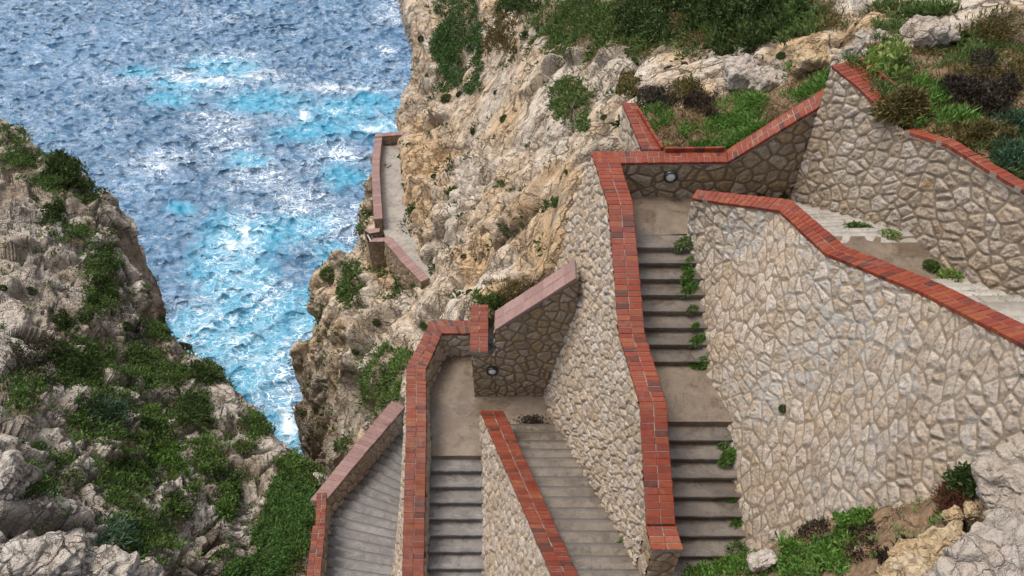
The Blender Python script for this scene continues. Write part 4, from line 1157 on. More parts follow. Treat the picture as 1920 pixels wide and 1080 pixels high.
def strip_wall(t, line, side, top, bottom, width, mat, cmat, seed, pitch=0.3, res=0.06, both=True):
    """a low wall along a line of floor points; side points away from the path"""
    line = [np.array(p, float) for p in line]
    o = [p + s_ * width + UP * top for p, s_ in zip(line, side)]; i = [p + UP * top for p in line]
    st = Stonework()
    st.face([p + s_ * (width + .05) - UP * bottom for p, s_ in zip(line, side)], low(o, .08), tuple(np.mean(side, 0)), res, 0.34, 0.05, seed=seed)
    st.face([p - UP * 0.3 for p in line], low(i, .08), tuple(-np.mean(side, 0)), res, 0.34, 0.04, seed=seed + 1)
    st.face([line[0] - UP * .3, line[0] + side[0] * width - UP * bottom], [i[0] - UP * .08, o[0] - UP * .08], tuple(line[0] - line[1]), res, .34, .03, seed=seed + 2)
    st.face([line[-1] - UP * .3, line[-1] + side[-1] * width - UP * bottom], [i[-1] - UP * .08, o[-1] - UP * .08], tuple(line[-1] - line[-2]), res, .34, .03, seed=seed + 3)
    st.build(M[mat], t)
    coping([p + s_ * .05 for p, s_ in zip(o, side)], [p - s_ * .05 for p, s_ in zip(i, side)], t, M[cmat], 1, pitch, th=0.07)


def sides(P):
    out = []
    for k in range(len(P)):
        d = np.array(P[min(k + 1, len(P) - 1)]) - np.array(P[max(k - 1, 0)])
        s_ = np.array([d[1], -d[0], 0]); s_ /= np.linalg.norm(s_)
        out.append(s_ if s_[0] < 0 else -s_)
    return out


far = [at_z(*q[:2], at(*q)[2]) for q in [(718, 276, 57.2), (713, 330, 52.7), (716, 385, 49.4), (719, 430, 47.0)]]
tW = thing('stone_wall', 'pinkish topped parapet along the far straight part of the narrow cliff path', 'stone wall', tuple(far[2]), 'parapets of the cliff path')
lf = [np.array(p) for p in dens(far, 8)]
strip_wall(tW, lf, sides(lf), 0.85, 0.9, 0.42, 'stone_far', 'pink', 71)
endp = [far[0] + W(-0.5, 0.1, 0), far[0] + W(1.55, 0.4, 0)]
tX = thing('stone_wall', 'small dark end wall closing the far end of the narrow cliff path', 'stone wall', tuple(endp[0]), 'parapets of the cliff path')
strip_wall(tX, endp, [W(0, 1, 0)] * 2, 0.85, 0.5, 0.35, 'stone_far', 'pink', 75)
nr = [at(736, 464, 44.5), at(752, 482, 43.3), at(768, 502, 42.4), at(786, 520, 41.6), at(806, 541, 40.8)]
tY = thing('stone_wall', 'pinkish topped parapet on the near curving part of the narrow cliff path', 'stone wall', tuple(nr[2]), 'parapets of the cliff path')
strip_wall(tY, nr, sides(nr), 0.75, 1.6, 0.42, 'stone_far', 'pink', 81)
# lookout box on the outer edge of the path
zf = float(at(728, 450, 45.8)[2])
c0 = at_z(716, 449, zf); c1 = at_z(686, 452, zf); c2 = at_z(694, 476, zf); c3 = at_z(734, 474, zf)
tZ = thing('lookout', 'small square stone lookout box at the bend of the cliff path', 'lookout', tuple(c1))
top = 0.9
st = Stonework()
cor = [c0, c1, c2, c3]
inn = [c0 + W(0, -.35, 0), c1 + W(.38, -.35, 0), c2 + W(.34, .35, 0), c3 + W(0, .35, 0)]
for k in range(3):
    out = np.cross(cor[k + 1] - cor[k], UP); ctr = np.mean(cor, 0)
    if np.dot(out, (cor[k] + cor[k + 1]) / 2 - ctr) < 0: out = -out
    st.face([cor[k] - UP * 2.6, cor[k + 1] - UP * 2.6], [cor[k] + UP * (top - .08), cor[k + 1] + UP * (top - .08)], tuple(out), 0.05, 0.3, 0.04, seed=90 + k)
    st.face([inn[k] - UP * .2, inn[k + 1] - UP * .2], [inn[k] + UP * (top - .08), inn[k + 1] + UP * (top - .08)], tuple(-out), 0.06, 0.3, 0.03, seed=95 + k)
st.build(M['stone_far'], tZ)
coping([p + UP * top for p in (cor[0], cor[1])], [p + UP * top for p in (inn[0], inn[1])], tZ, M['pink'], 1, 0.3)
coping([p + UP * top for p in (cor[2], cor[3])], [p + UP * top for p in (inn[2], inn[3])], tZ, M['pink'], 1, 0.3)
fl = slab_mesh([(p[0], p[1]) for p in cor], zf + 0.03, 0.3, 'floor_slab')
link('floor_slab', fl, M['pathc'], tZ)
bx = Boxes()
ra, rb = (cor[1] + inn[1]) / 2 + UP * 0.62, (cor[2] + inn[2]) / 2 + UP * 0.62
bx.hexa([ra + W(-.05, 0, -.03), rb + W(-.05, 0, -.03), rb + W(.05, 0, -.03), ra + W(.05, 0, -.03)], [ra + W(-.05, 0, .05), rb + W(-.05, 0, .05), rb + W(.05, 0, .05), ra + W(.05, 0, .05)])
bx.build('rail', M['metal'], tZ)


# ------------------------------------------------------------------ bulkhead lamps
def lamp(label, c, r):
    """round bulkhead light: black ring and a domed pale glass, facing the camera side (-y)"""
    c = np.array(c, float)
    t = thing('wall_lamp', label, 'lamp', tuple(c), 'round wall lamps')
    n, m = 40, 12
    prof = [(r, 0.0), (r, 0.05), (r * .97, .075), (r * .9, .09), (r * .78, .09), (r * .70, .07), (r * .66, .03)]
    V = []
    for rr, dd in prof:
        for k in range(n + 1):
            a = 2 * math.pi * k / n
            V.append((c[0] + rr * math.cos(a), c[1] - dd, c[2] + rr * math.sin(a)))
    link('housing', mesh_np('housing', np.array(V), grid_quads(len(prof), n + 1)), M['black'], t)
    V = []
    for j in range(7):
        ph = j / 6 * math.pi / 2
        rr = r * .68 * math.cos(ph); dd = .045 + .05 * math.sin(ph)
        for k in range(n + 1):
            a = 2 * math.pi * k / n
            V.append((c[0] + rr * math.cos(a), c[1] - dd, c[2] + rr * math.sin(a)))
    link('glass', mesh_np('glass', np.array(V), grid_quads(7, n + 1)), M['lens'], t)


lamp('round black ringed lamp with pale glass on the planter wall above the upper landing', at_y(1257, 330, 15.46), 0.175)
lamp('round lamp on the dark stone pier beside the lower landing', at_y(923, 694, 13.56), 0.165)

# ------------------------------------------------------------------ plants
TV = np.concatenate([t[1] for t in TERR]); TN = np.concatenate([t[2] for t in TERR]); TS = np.concatenate([t[3] for t in TERR])
TNAME = np.concatenate([np.full(len(t[1]), k) for k, t in enumerate(TERR)])
TPX, TPY, TD = to_px(TV)
# keep only what the camera side can see of the terrain (nearest sheet in coarse cells)
cell = 6.0
ci = np.clip(((TPX + 300) / cell).astype(int), 0, 439); cj = np.clip(((TPY + 300) / cell).astype(int), 0, 299)
zb = np.full((440, 300), 1e9)
np.minimum.at(zb, (ci, cj), TD)
for wv_ in WALLV:
    wx_, wy_, wd_ = to_px(wv_)
    np.minimum.at(zb, (np.clip(((wx_ + 300) / cell).astype(int), 0, 439), np.clip(((wy_ + 300) / cell).astype(int), 0, 299)), wd_ + 0.15)
TVIS = (TD < zb[ci, cj] + 1.6) & (TPX > -200) & (TPX < 2050) & (TPY > -200) & (TPY < 1200)
WV = np.concatenate(WALLV); WPX, WPY, WD = to_px(WV)


def hit(px, py, r=7):
    m = (np.abs(TPX - px) < r) & (np.abs(TPY - py) < r) & TVIS
    k = np.nonzero(m)[0]
    if len(k) == 0: return hit(px, py, r * 2)
    k0 = k[np.argmin(TD[k])]; near = k[TD[k] < TD[k0] + 1.2]
    b = near[np.argmin((TPX[near] - px) ** 2 + (TPY[near] - py) ** 2)]
    return TV[b].copy(), TN[b].copy()


def hit_wall(px, py):
    k = np.nonzero((np.abs(WPX - px) < 6) & (np.abs(WPY - py) < 6))[0]
    return WV[k[np.argmin(WD[k])]].copy()


def unit(v): return v / np.maximum(np.linalg.norm(v, axis=-1, keepdims=True), 1e-9)


def leaves(C, D, size, width, seed=0, bend=0.25):
    """pointed leaves: C bases, D directions; returns verts and quads (two quads a leaf, folded)"""
    rg = np.random.default_rng(seed)
    n = len(C); size = np.broadcast_to(size, n)[:, None]
    D = unit(D); side = unit(np.cross(D, rg.normal(size=(n, 3)))); nrm = np.cross(D, side)
    tip = C + D * size - nrm * size * bend
    mid = C + D * size * 0.5 + nrm * size * 0.05
    V = np.stack([C, mid + side * size * width, tip, mid - side * size * width], 1).reshape(-1, 3)
    Q = np.arange(4 * n).reshape(n, 4)
    return V, Q


def leaf_obj(name, C, D, size, width, mat, parent=None, seed=0, rnd=None, bend=0.25):
    V, Q = leaves(C, D, size, width, seed, bend)
    r = np.random.default_rng(seed + 1).random(len(C)) if rnd is None else rnd
    return link(name, mesh_np(name, V, Q, dict(rnd=np.repeat(r, 4)), False), mat, parent)


def twigs(name, A_, B_, r, mat, parent):
    """thin three sided stems springing from one root to every point of B"""
    B_ = np.array(B_); root = np.array(A_).mean(0)
    tri = [np.array([math.cos(a * 2.094), math.sin(a * 2.094), 0.0]) for a in range(3)]
    V = [root + r * 1.5 * k for k in tri]; Q = []
    for P in B_:
        b = len(V)
        V += [P + r * 0.5 * k for k in tri]
        for a in range(3):
            Q.append((a, (a + 1) % 3, b + (a + 1) % 3, b + a))
    return link(name, mesh_np(name, np.array(V), np.array(Q)), mat, parent)


def dome_points(n, rg, lobes):
    """points in and on a lumpy cushion of unit size, with outward directions"""
    v = rg.normal(size=(n, 3)); v[:, 2] = np.abs(v[:, 2]) * 0.9 - 0.12; v = unit(v)
    lump = np.zeros(n)
    for l in lobes: lump += 0.16 * np.maximum(0, v @ l) ** 4
    rad = (0.78 + lump + 0.10 * perlin(v * 3.1, int(rg.integers(1000)))) * (rg.random(n) ** 0.22)
    return v * rad[:, None] * np.array([1, 1, 0.8]), v


KINDS = dict(
    cushion=dict(n=1500, size=0.15, w=0.32, mat='leaf_dark', spread=0.7),
    green=dict(n=900, size=0.24, w=0.32, mat='leaf_mid', spread=0.8),
    weed=dict(n=420, size=0.42, w=0.2, mat='leaf_bright', spread=0.8),
    lime=dict(n=800, size=0.22, w=0.34, mat='leaf_lime', spread=0.9),
    dry=dict(n=1300, size=0.2, w=0.12, mat='leaf_dry', spread=1.0),
    olive=dict(n=1500, size=0.26, w=0.10, mat='leaf_olive', spread=0.6),
    rust=dict(n=900, size=0.30, w=0.07, mat='leaf_rust', spread=0.9),
    straggle=dict(n=260, size=0.6, w=0.14, mat='leaf_mid', spread=1.1),
    blue=dict(n=420, size=0.5, w=0.12, mat='leaf_blue', spread=0.5),
)
PROTO = {}


def proto(kind, var):
    key = (kind, var)
    if key in PROTO: return PROTO[key]
    k = KINDS[kind]; rg = np.random.default_rng(hash(kind) % 1 + len(kind) * 31 + var * 7)
    lobes = unit(rg.normal(size=(5, 3)) + np.array([0, 0, .4]))
    C, D = dome_points(k['n'], rg, lobes)
    D = D + k['spread'] * 0.6 * rg.normal(size=D.shape) + np.array([0, 0, 0.25])
    sz = k['size'] * (0.6 + 0.8 * rg.random(k['n']))
    V, Q = leaves(C, D, sz, k['w'], var)
    # every leaf takes its tone from the range at random
    fol = mesh_np('foliage', V, Q, dict(rnd=np.repeat(rg.random(k['n']), 4)), False)
    fol.materials.append(M[k['mat']])
    ns = 14
    tips = unit(rg.normal(size=(ns, 3)) * np.array([1, 1, .6]) + np.array([0, 0, .6])) * 0.6
    s = twigs('stems', np.zeros((ns, 3)) - np.array([0, 0, .25]), tips, 0.03, M['twig'], None)
    stm = s.data; bpy.data.objects.remove(s)
    PROTO[key] = (fol, stm)
    return PROTO[key]


def plant(kind, p, n, r, label, name='shrub', cat='shrub', group='shrubs and weeds among the rocks', squash=1.0, flat=False):
    p = np.array(p, float); n = np.array(n, float)
    axis = unit(0.55 * n + np.array([0, 0, 0.7]))
    t = thing(name, label, cat, tuple(p - axis * r * 0.12), group)
    t.rotation_euler = Vector(axis.tolist()).to_track_quat('Z', 'Y').to_euler()
    fol, stm = proto(kind, random.randrange(3))
    for nm, me in (('foliage', fol), ('stems', stm)):
        o = bpy.data.objects.new(nm, me); COL.objects.link(o); o.parent = t
        o.scale = (r * 0.7, r * 1.25, r * 0.8) if flat else (r * random.uniform(.8, 1.15), r * random.uniform(.8, 1.2), r * squash * random.uniform(.75, 1.0)); o.rotation_euler = (0, 0, random.uniform(-.4, .4) if flat else random.random() * 6.28)
    return t


from mathutils import Vector


def on(kind, px, py, rpx, label, **kw):
    """a plant standing on the terrain at a photo pixel, rpx its radius there"""
    p, n = hit(px, py)
    d = S * (p[1] - p[2])
    return plant(kind, p, n, rpx * d / F * 1.15, label, **kw)


def bush(label, spots, count, thick, size, width, mat, droop=0.0, seed=0, name='shrub', cat='shrub', group='shrubs and weeds among the rocks', inner=0.35, up=0.6, lump=0.9, mat2=None):
    """an irregular bush grown over the ground inside soft pixel spots (x, y, rx, ry)"""
    rg = np.random.default_rng(seed + 100)
    x0 = min(s[0] - s[2] for s in spots) - 8; x1 = max(s[0] + s[2] for s in spots) + 8
    y0 = min(s[1] - s[3] for s in spots) - 8; y1 = max(s[1] + s[3] for s in spots) + 8
    k = np.nonzero((TPX > x0) & (TPX < x1) & (TPY > y0) & (TPY < y1) & TVIS)[0]
    f = np.zeros(len(k))
    for x, y, rx, ry in spots:
        f = np.maximum(f, 1 - ((TPX[k] - x) / rx) ** 2 - ((TPY[k] - y) / ry) ** 2)
    P = TV[k]; f = f + 0.35 * fbm(P / (thick * 1.6), 3, 0.55, seed)
    g = f > 0.03; k = k[g]; f = f[g]; P = P[g]
    if len(k) == 0: return None
    w = TD[k] ** 2; c = rg.choice(len(k), count, p=w / w.sum())
    jit = np.median(TD[k]) / F * 2.5
    C = P[c] + rg.normal(size=(count, 3)) * jit
    nn = unit(TN[k][c] * 0.6 + np.array([0, 0, .5]))
    hgt = thick * np.sqrt(np.clip(f[c], 0, 1)) * (1 + lump * fbm(P[c] / (thick * 0.9), 3, 0.6, seed + 3))
    hgt = np.maximum(hgt, 0.03) * np.where(rg.random(count) < inner, rg.random(count), 0.8 + 0.25 * rg.random(count))
    base = P[c].mean(0)
    t = thing(name, label, cat, tuple(base), group)
    D = nn * up + 0.55 * rg.normal(size=(count, 3)) + np.array([0, 0, 0.3 - droop])
    m2 = rg.random(count)
    leaf_obj('foliage', C + nn * hgt[:, None], D, size * (0.6 + 0.8 * rg.random(count)), width, M[mat], t, seed)
    # a few woody stems from the ground up into the leaves
    s = rg.choice(count, 16)
    twigs('stems', P[c][s] - nn[s] * 0.1, C[s] + nn[s] * hgt[s][:, None] * 0.9, max(0.012, size * 0.12), M['twig'], t)
    return t


# --- big bushes on the right hand cliff
bush('long dark green bush hanging down the pale cliff edge high above the sea', [(872, 8, 27, 56), (862, 62, 27, 44), (848, 105, 26, 40), (854, 145, 15, 24), (832, 90, 14, 26)], 17000, 0.9, 0.20, 0.16, 'leaf_hang', 0.9, 1, lump=0.4)
bush('brownish bush hanging in the crack right of the long hanging bush', [(935, 76, 18, 17), (948, 48, 12, 18)], 2000, 0.4, 0.2, 0.2, 'leaf_olive', 0.3, 2)
bush('dark bush at the top edge over the big pale rock face', [(965, 8, 26, 9), (990, 2, 18, 8)], 1800, 0.4, 0.2, 0.25, 'leaf_dark', 0.2, 3)
bush('wide dark green juniper bush at the top left of the upper slope', [(1205, 36, 38, 26), (1232, 58, 24, 18), (1190, 62, 16, 11)], 6500, 0.6, 0.17, 0.24, 'leaf_dark', 0.1, 4)
bush('dense dark juniper bush in the middle of the upper slope', [(1300, 12, 52, 26), (1340, 34, 44, 22), (1270, 8, 32, 18)], 10000, 0.8, 0.16, 0.24, 'leaf_dark', 0.1, 5)
bush('dark green juniper bush reaching down to the rocks at the right of the upper slope', [(1400, 22, 48, 30), (1440, 10, 34, 22), (1395, 60, 24, 16), (1404, 88, 13, 14)], 11000, 0.75, 0.15, 0.24, 'leaf_dark', 0.1, 6)
bush('loose green bush at the top edge right of the junipers', [(1475, 10, 26, 18), (1495, 28, 14, 12)], 2500, 0.5, 0.14, 0.25, 'leaf_mid', 0.1, 7)
bush('pale yellowish tuft of dry grass under the middle juniper', [(1272, 52, 14, 14)], 900, 0.35, 0.22, 0.08, 'leaf_olive', 0.0, 8)
bush('light green patch of low plants left of the junipers', [(1090, 20, 40, 26), (1130, 40, 30, 30), (1105, 55, 22, 14)], 5200, 0.22, 0.15, 0.2, 'leaf_mid', 0.0, 9)
bush('green creeping plant in the cleft of the cliff above the short planter side wall', [(1075, 190, 18, 20), (1085, 225, 12, 15), (1062, 165, 10, 10)], 2000, 0.2, 0.14, 0.25, 'leaf_mid', 0.2, 10)
bush('small green plant on the ledge of the big pale rock face', [(1052, 78, 18, 12), (1062, 96, 8, 10)], 900, 0.25, 0.14, 0.25, 'leaf_mid', 0.1, 11)
bush('green ivy like growth on the headland below the lookout box', [(657, 530, 11, 32), (650, 560, 7, 15)], 2600, 0.15, 0.18, 0.3, 'leaf_mid', 0.4, 12)
bush('green strip of plants on the slope left of the lower landing', [(756, 668, 14, 12), (735, 690, 18, 11), (712, 712, 16, 9), (697, 733, 11, 10)], 2600, 0.10, 0.12, 0.28, 'leaf_bright', 0.1, 13)
bush('small grey green bush against the outer wall of the near path parapet', [(762, 525, 12, 11)], 900, 0.4, 0.16, 0.28, 'leaf_mid', 0.1, 14)
bush('green fringe at the foot of the cliff where the path bends', [(757, 430, 5, 16), (760, 462, 7, 7)], 900, 0.25, 0.14, 0.28, 'leaf_dark', 0.1, 15)
bush('grassy tuft on top of the red brick pier beside the lower landing', [(918, 590, 12, 22), (925, 570, 20, 10), (908, 605, 10, 12)], 2600, 0.22, 0.11, 0.18, 'leaf_mid', 0.0, 16)
bush('dry grass above the wide pink sloping coping', [(950, 558, 28, 10), (975, 545, 20, 8)], 1300, 0.2, 0.16, 0.07, 'leaf_olive', 0.0, 17)
# --- planter
bush('dark dead bush at the back of the grassy planter', [(1305, 200, 18, 14), (1322, 205, 12, 10)], 1500, 0.28, 0.13, 0.1, 'leaf_dry', 0.0, 20)
bush('straw coloured grass tuft behind the dead bush in the planter', [(1295, 178, 20, 16)], 1300, 0.32, 0.2, 0.06, 'leaf_olive', 0.0, 21)
bush('dark twiggy plant beside the brick side wall of the planter', [(1225, 190, 26, 12), (1250, 200, 18, 8)], 1500, 0.22, 0.12, 0.12, 'leaf_dry', 0.0, 22)
bush('small upright green bush on the rock above the short planter side wall', [(1178, 165, 12, 14)], 800, 0.3, 0.12, 0.25, 'leaf_olive', 0.0, 23)
# --- soil bank behind the far right wall
bush('bushy olive brown plant spilling over the gap in the far right wall coping', [(1690, 215, 40, 24), (1665, 235, 22, 36), (1660, 262, 14, 20)], 5200, 0.38, 0.16, 0.1, 'leaf_olive', 0.5, 30)
bush('pale yellow green flowering plant beside the top of the far right wall', [(1662, 122, 30, 20)], 1900, 0.4, 0.12, 0.34, 'leaf_lime', 0.0, 31)
bush('round dark brown cushion plant on the bare slope at the upper right', [(1842, 134, 22, 16)], 2200, 0.4, 0.10, 0.12, 'leaf_dry', 0.0, 32, lump=0.3)
bush('wide black brown dead shrub on the soil bank', [(1790, 180, 34, 15), (1830, 193, 22, 13)], 2800, 0.35, 0.12, 0.12, 'leaf_dry', 0.1, 33)
bush('second dark dead shrub near the right end of the soil bank', [(1880, 182, 22, 13), (1855, 213, 28, 9)], 2200, 0.33, 0.12, 0.12, 'leaf_dry', 0.1, 34)
bush('mossy yellow green cushion at the right edge of the upper slope', [(1905, 150, 26, 22)], 2600, 0.35, 0.11, 0.2, 'leaf_olive', 0.1, 35)
bush('brown dry plant behind the single brick coping of the far right wall', [(1830, 262, 34, 12), (1870, 268, 24, 10)], 1900, 0.25, 0.13, 0.1, 'leaf_olive', 0.1, 36)
bush('grey green leafy patch at the right end of the soil bank', [(1900, 240, 26, 12), (1890, 300, 24, 16)], 2400, 0.22, 0.13, 0.18, 'leaf_blue', 0.0, 37)
bush('spreading green grass clump on the soil bank above the far right wall', [(1745, 187, 34, 14), (1790, 225, 34, 11), (1720, 168, 16, 9)], 2800, 0.14, 0.17, 0.07, 'leaf_bright', 0.0, 38)
# --- earth bank near the camera
bush('leafy green weed at the foot of the huge wall beside dark leaves', [(1600, 985, 26, 14), (1615, 978, 14, 10)], 1500, 0.16, 0.07, 0.3, 'leaf_bright', 0.0, 40)
bush('dark withered leaves under the green weed at the foot of the huge wall', [(1530, 1000, 30, 18), (1610, 1002, 26, 14), (1550, 1030, 26, 18)], 2200, 0.12, 0.06, 0.2, 'leaf_dry', 0.0, 41)
bush('bright green clump with strap leaves at the bottom edge of the picture', [(1540, 1040, 30, 20), (1490, 1035, 24, 14), (1560, 1060, 30, 14)], 1700, 0.16, 0.13, 0.12, 'leaf_bright', 0.0, 42)
bush('low green weeds round the small white stone at the bottom edge', [(1440, 1062, 36, 12), (1390, 1068, 26, 10), (1475, 1060, 20, 10), (1330, 1076, 50, 8)], 2600, 0.11, 0.09, 0.2, 'leaf_bright', 0.0, 43)
bush('dark green bush between the huge wall and the pale boulder', [(1812, 918, 30, 22), (1828, 905, 20, 16)], 2600, 0.22, 0.07, 0.28, 'leaf_dark', 0.0, 44)
bush('rusty red dry twiggy plant beside the dark green bush under the boulder', [(1785, 945, 32, 18)], 1500, 0.2, 0.12, 0.05, 'leaf_rust', 0.0, 45)
bush('dark cushion plant growing on the ochre rock', [(1712, 1038, 20, 14)], 1300, 0.14, 0.06, 0.2, 'leaf_dry', 0.0, 46, lump=0.3)
bush('dark cushion plant at the bottom edge left of the ochre rock', [(1675, 1060, 20, 14)], 1300, 0.14, 0.06, 0.2, 'leaf_dry', 0.0, 47, lump=0.3)
bush('small dark plant in the gap between the ochre rock and the big boulders', [(1795, 990, 16, 12)], 900, 0.14, 0.06, 0.2, 'leaf_dry', 0.0, 48)
# --- left hillside
bush('big dark green bush on the crest of the left hillside against the sea', [(120, 322, 28, 13), (138, 336, 16, 9), (104, 312, 12, 9)], 4200, 0.6, 0.17, 0.28, 'leaf_dark', 0.0, 50)
bush('green bush on the crest of the left hillside below the big dark bush', [(165, 357, 14, 7), (186, 374, 9, 6)], 1000, 0.4, 0.14, 0.28, 'leaf_dark', 0.0, 51)
bush('dark bush at the top left corner of the hillside crest', [(15, 252, 14, 8), (35, 264, 8, 6)], 900, 0.3, 0.15, 0.25, 'leaf_mid', 0.0, 52)
bush('round dark green bush in the middle of the left hillside', [(358, 768, 26, 22), (375, 780, 14, 16)], 3200, 0.5, 0.10, 0.25, 'leaf_dark', 0.0, 53)
bush('dark bush growing out of the steep left rock face', [(98, 402, 20, 14)], 1400, 0.4, 0.13, 0.25, 'leaf_dark', 0.0, 54)
bush('small round dark bush in the pale rubble of the left hillside', [(118, 604, 13, 11)], 900, 0.3, 0.10, 0.25, 'leaf_dark', 0.0, 55, lump=0.3)
bush('black brown withered shrub at the left edge of the hillside', [(48, 680, 34, 18), (90, 655, 20, 12)], 2400, 0.35, 0.10, 0.14, 'leaf_dry', 0.0, 56)
bush('dark shrub below the rock face of the left hillside', [(110, 670, 28, 22), (135, 700, 22, 18)], 3200, 0.35, 0.10, 0.2, 'leaf_dark', 0.0, 57)
bush('green bush at the lower crest of the left hillside near the sea channel', [(390, 712, 18, 12), (374, 698, 10, 8)], 1700, 0.3, 0.12, 0.25, 'leaf_dark', 0.0, 58)
bush('leafy bush at the foot of the crest where the sea channel ends', [(572, 905, 22, 9), (545, 890, 12, 9), (588, 918, 12, 7)], 2000, 0.2, 0.11, 0.28, 'leaf_mid', 0.0, 59)
bush('upright grey green plants in the middle of the left hillside', [(200, 775, 34, 18)], 1500, 0.3, 0.2, 0.09, 'leaf_blue', 0.0, 60)
bush('grey green strap leaved plants low on the left hillside', [(215, 1010, 26, 20)], 1300, 0.3, 0.2, 0.09, 'leaf_blue', 0.0, 61)
bush('bright green clump below the middle of the left hillside', [(300, 860, 26, 20), (330, 875, 16, 14)], 2400, 0.25, 0.10, 0.25, 'leaf_bright', 0.0, 62)

# --- small cushions and tufts on the cliff, each where the photograph has it
SPOTS = [
    ('green', 1046, 380, 12, 'single green bush on the orange rock left of the tall pale wall'),
    ('cushion', 1329, 88, 11, 'dark cushion plant on the pale rocks under the middle juniper'),
    ('cushion', 1283, 76, 13, 'dark hanging tuft on the pale rock left of the middle juniper cushion'),
    ('dry', 1254, 126, 8, 'larger black tuft on the pale rock above the planter'),
    ('dry', 1283, 119, 6, 'smaller black tuft on the pale rock above the planter'),
    ('dry', 1410, 104, 16, 'dark red brown tuft hanging under the right juniper'),
    ('green', 1464, 105, 9, 'small green tuft on the flat pale rock right of the junipers'),
    ('cushion', 1538, 90, 9, 'dark tuft in the crack of the tan rock above the wall corner'),
    ('dry', 1690, 76, 9, 'black tuft in the rock crack over the pale flowering plant'),
    ('cushion', 1208, 170, 6, 'tiny dark tuft beside the short planter side wall top'),
    ('cushion', 1010, 48, 12, 'dark tuft in the crack at the top of the big pale face'),
    ('cushion', 897, 100, 8, 'dark tuft at the foot of the brownish hanging bush'),
    ('cushion', 790, 72, 8, 'dark tuft on the cliff edge left of the long hanging bush'),
    ('green', 805, 145, 10, 'greyish tuft on the cliff face below left of the hanging bush'),
    ('cushion', 838, 185, 12, 'dark tuft under the tip of the long hanging bush'),
    ('cushion', 862, 178, 9, 'brown green tuft right below the long hanging bush'),
    ('cushion', 928, 172, 6, 'little dark tuft in the middle of the pale face'),
    ('green', 945, 222, 8, 'little green tuft on the ledge of the pale face'),
    ('cushion', 888, 245, 7, 'little dark tuft in a hole of the tan cliff'),
    ('green', 1032, 243, 6, 'small green tuft left of the cleft plant'),
    ('green', 1133, 220, 7, 'small green tuft on the smooth rock left of the short side wall'),
    ('green', 1063, 322, 5, 'tiny green tuft on the smooth orange rock'),
    ('green', 980, 420, 6, 'tiny green tuft on the orange rock above the pink coping'),
    ('cushion', 870, 480, 6, 'tiny dark tuft on the fluted cliff'),
    ('cushion', 812, 330, 6, 'tiny dark tuft high over the bend of the path'),
    ('green', 700, 505, 9, 'green tuft on the rock under the lookout box'),
    ('green', 618, 515, 14, 'green tuft at the seaward shoulder of the headland'),
    ('green', 880, 548, 7, 'green tuft on the rock above the lower landing parapet'),
    ('green', 800, 605, 9, 'green tuft beside the outer brick corner of the lower landing'),
    ('green', 705, 600, 8, 'green tuft on the ribbed slope of the headland'),
    ('green', 665, 660, 7, 'small green tuft low on the headland'),
    ('cushion', 57, 545, 9, 'round dark cushion high on the left rock face'),
    ('cushion', 240, 612, 12, 'dark tuft on the edge of the steep left rock face'),
    ('green', 160, 590, 14, 'green clump between the pale blocks of the left hillside'),
    ('green', 205, 552, 14, 'green clump near the crest of the left hillside'),
    ('cushion', 342, 650, 13, 'dark tuft on the crest over the sea channel'),
    ('cushion', 5, 540, 8, 'dark tuft at the left border of the picture'),
    ('green', 452, 838, 14, 'green clump on the crest above the gully'),
    ('cushion', 430, 905, 12, 'dark clump on the rib above the gully'),
    ('green', 70, 840, 14, 'green clump among the pale rocks at lower left'),
    ('lime', 318, 890, 9, 'yellow green tuft at the middle of the lower hillside'),
]
for kd, x, y, r, lab in SPOTS:
    on(kd, x, y, r, lab)

# weeds rooted in the walls
for kd, x, y, r, lab in [('cushion', 1464, 760, 9, 'small dark green cushion growing in the middle of the huge wall'), ('cushion', 1831, 869, 10, 'small green cushion on the huge wall beside the pale boulder')]:
    p = hit_wall(x, y); plant(kd, p, (-1, -.3, .3), r * S * (p[1] - p[2]) / F, lab, name='weed', cat='weed', group='weeds on the masonry')

# weeds at the foot of the masonry
ORD = ['lowest', 'second lowest', 'third', 'fourth', 'fifth', 'sixth', 'seventh', 'eighth', 'ninth', 'tenth', 'eleventh', 'twelfth', 'topmost']


def stair_z(y):
    if y < 7.0: return -15.19
    if y < 9.72: return -15.02 + 0.17 * math.floor((y - 7.0) / 0.34)
    if y < 11.22: return LM
    if y < 14.02: return LM + 0.17 + 0.17 * math.floor((y - 11.22) / 0.35)
    return L1


def march(px, py, zf):
    for d in np.arange(8, 40, 0.02):
        p = at(px, py, d)
        if p[2] <= zf(p[1]): return p
    return at(px, py, 20)


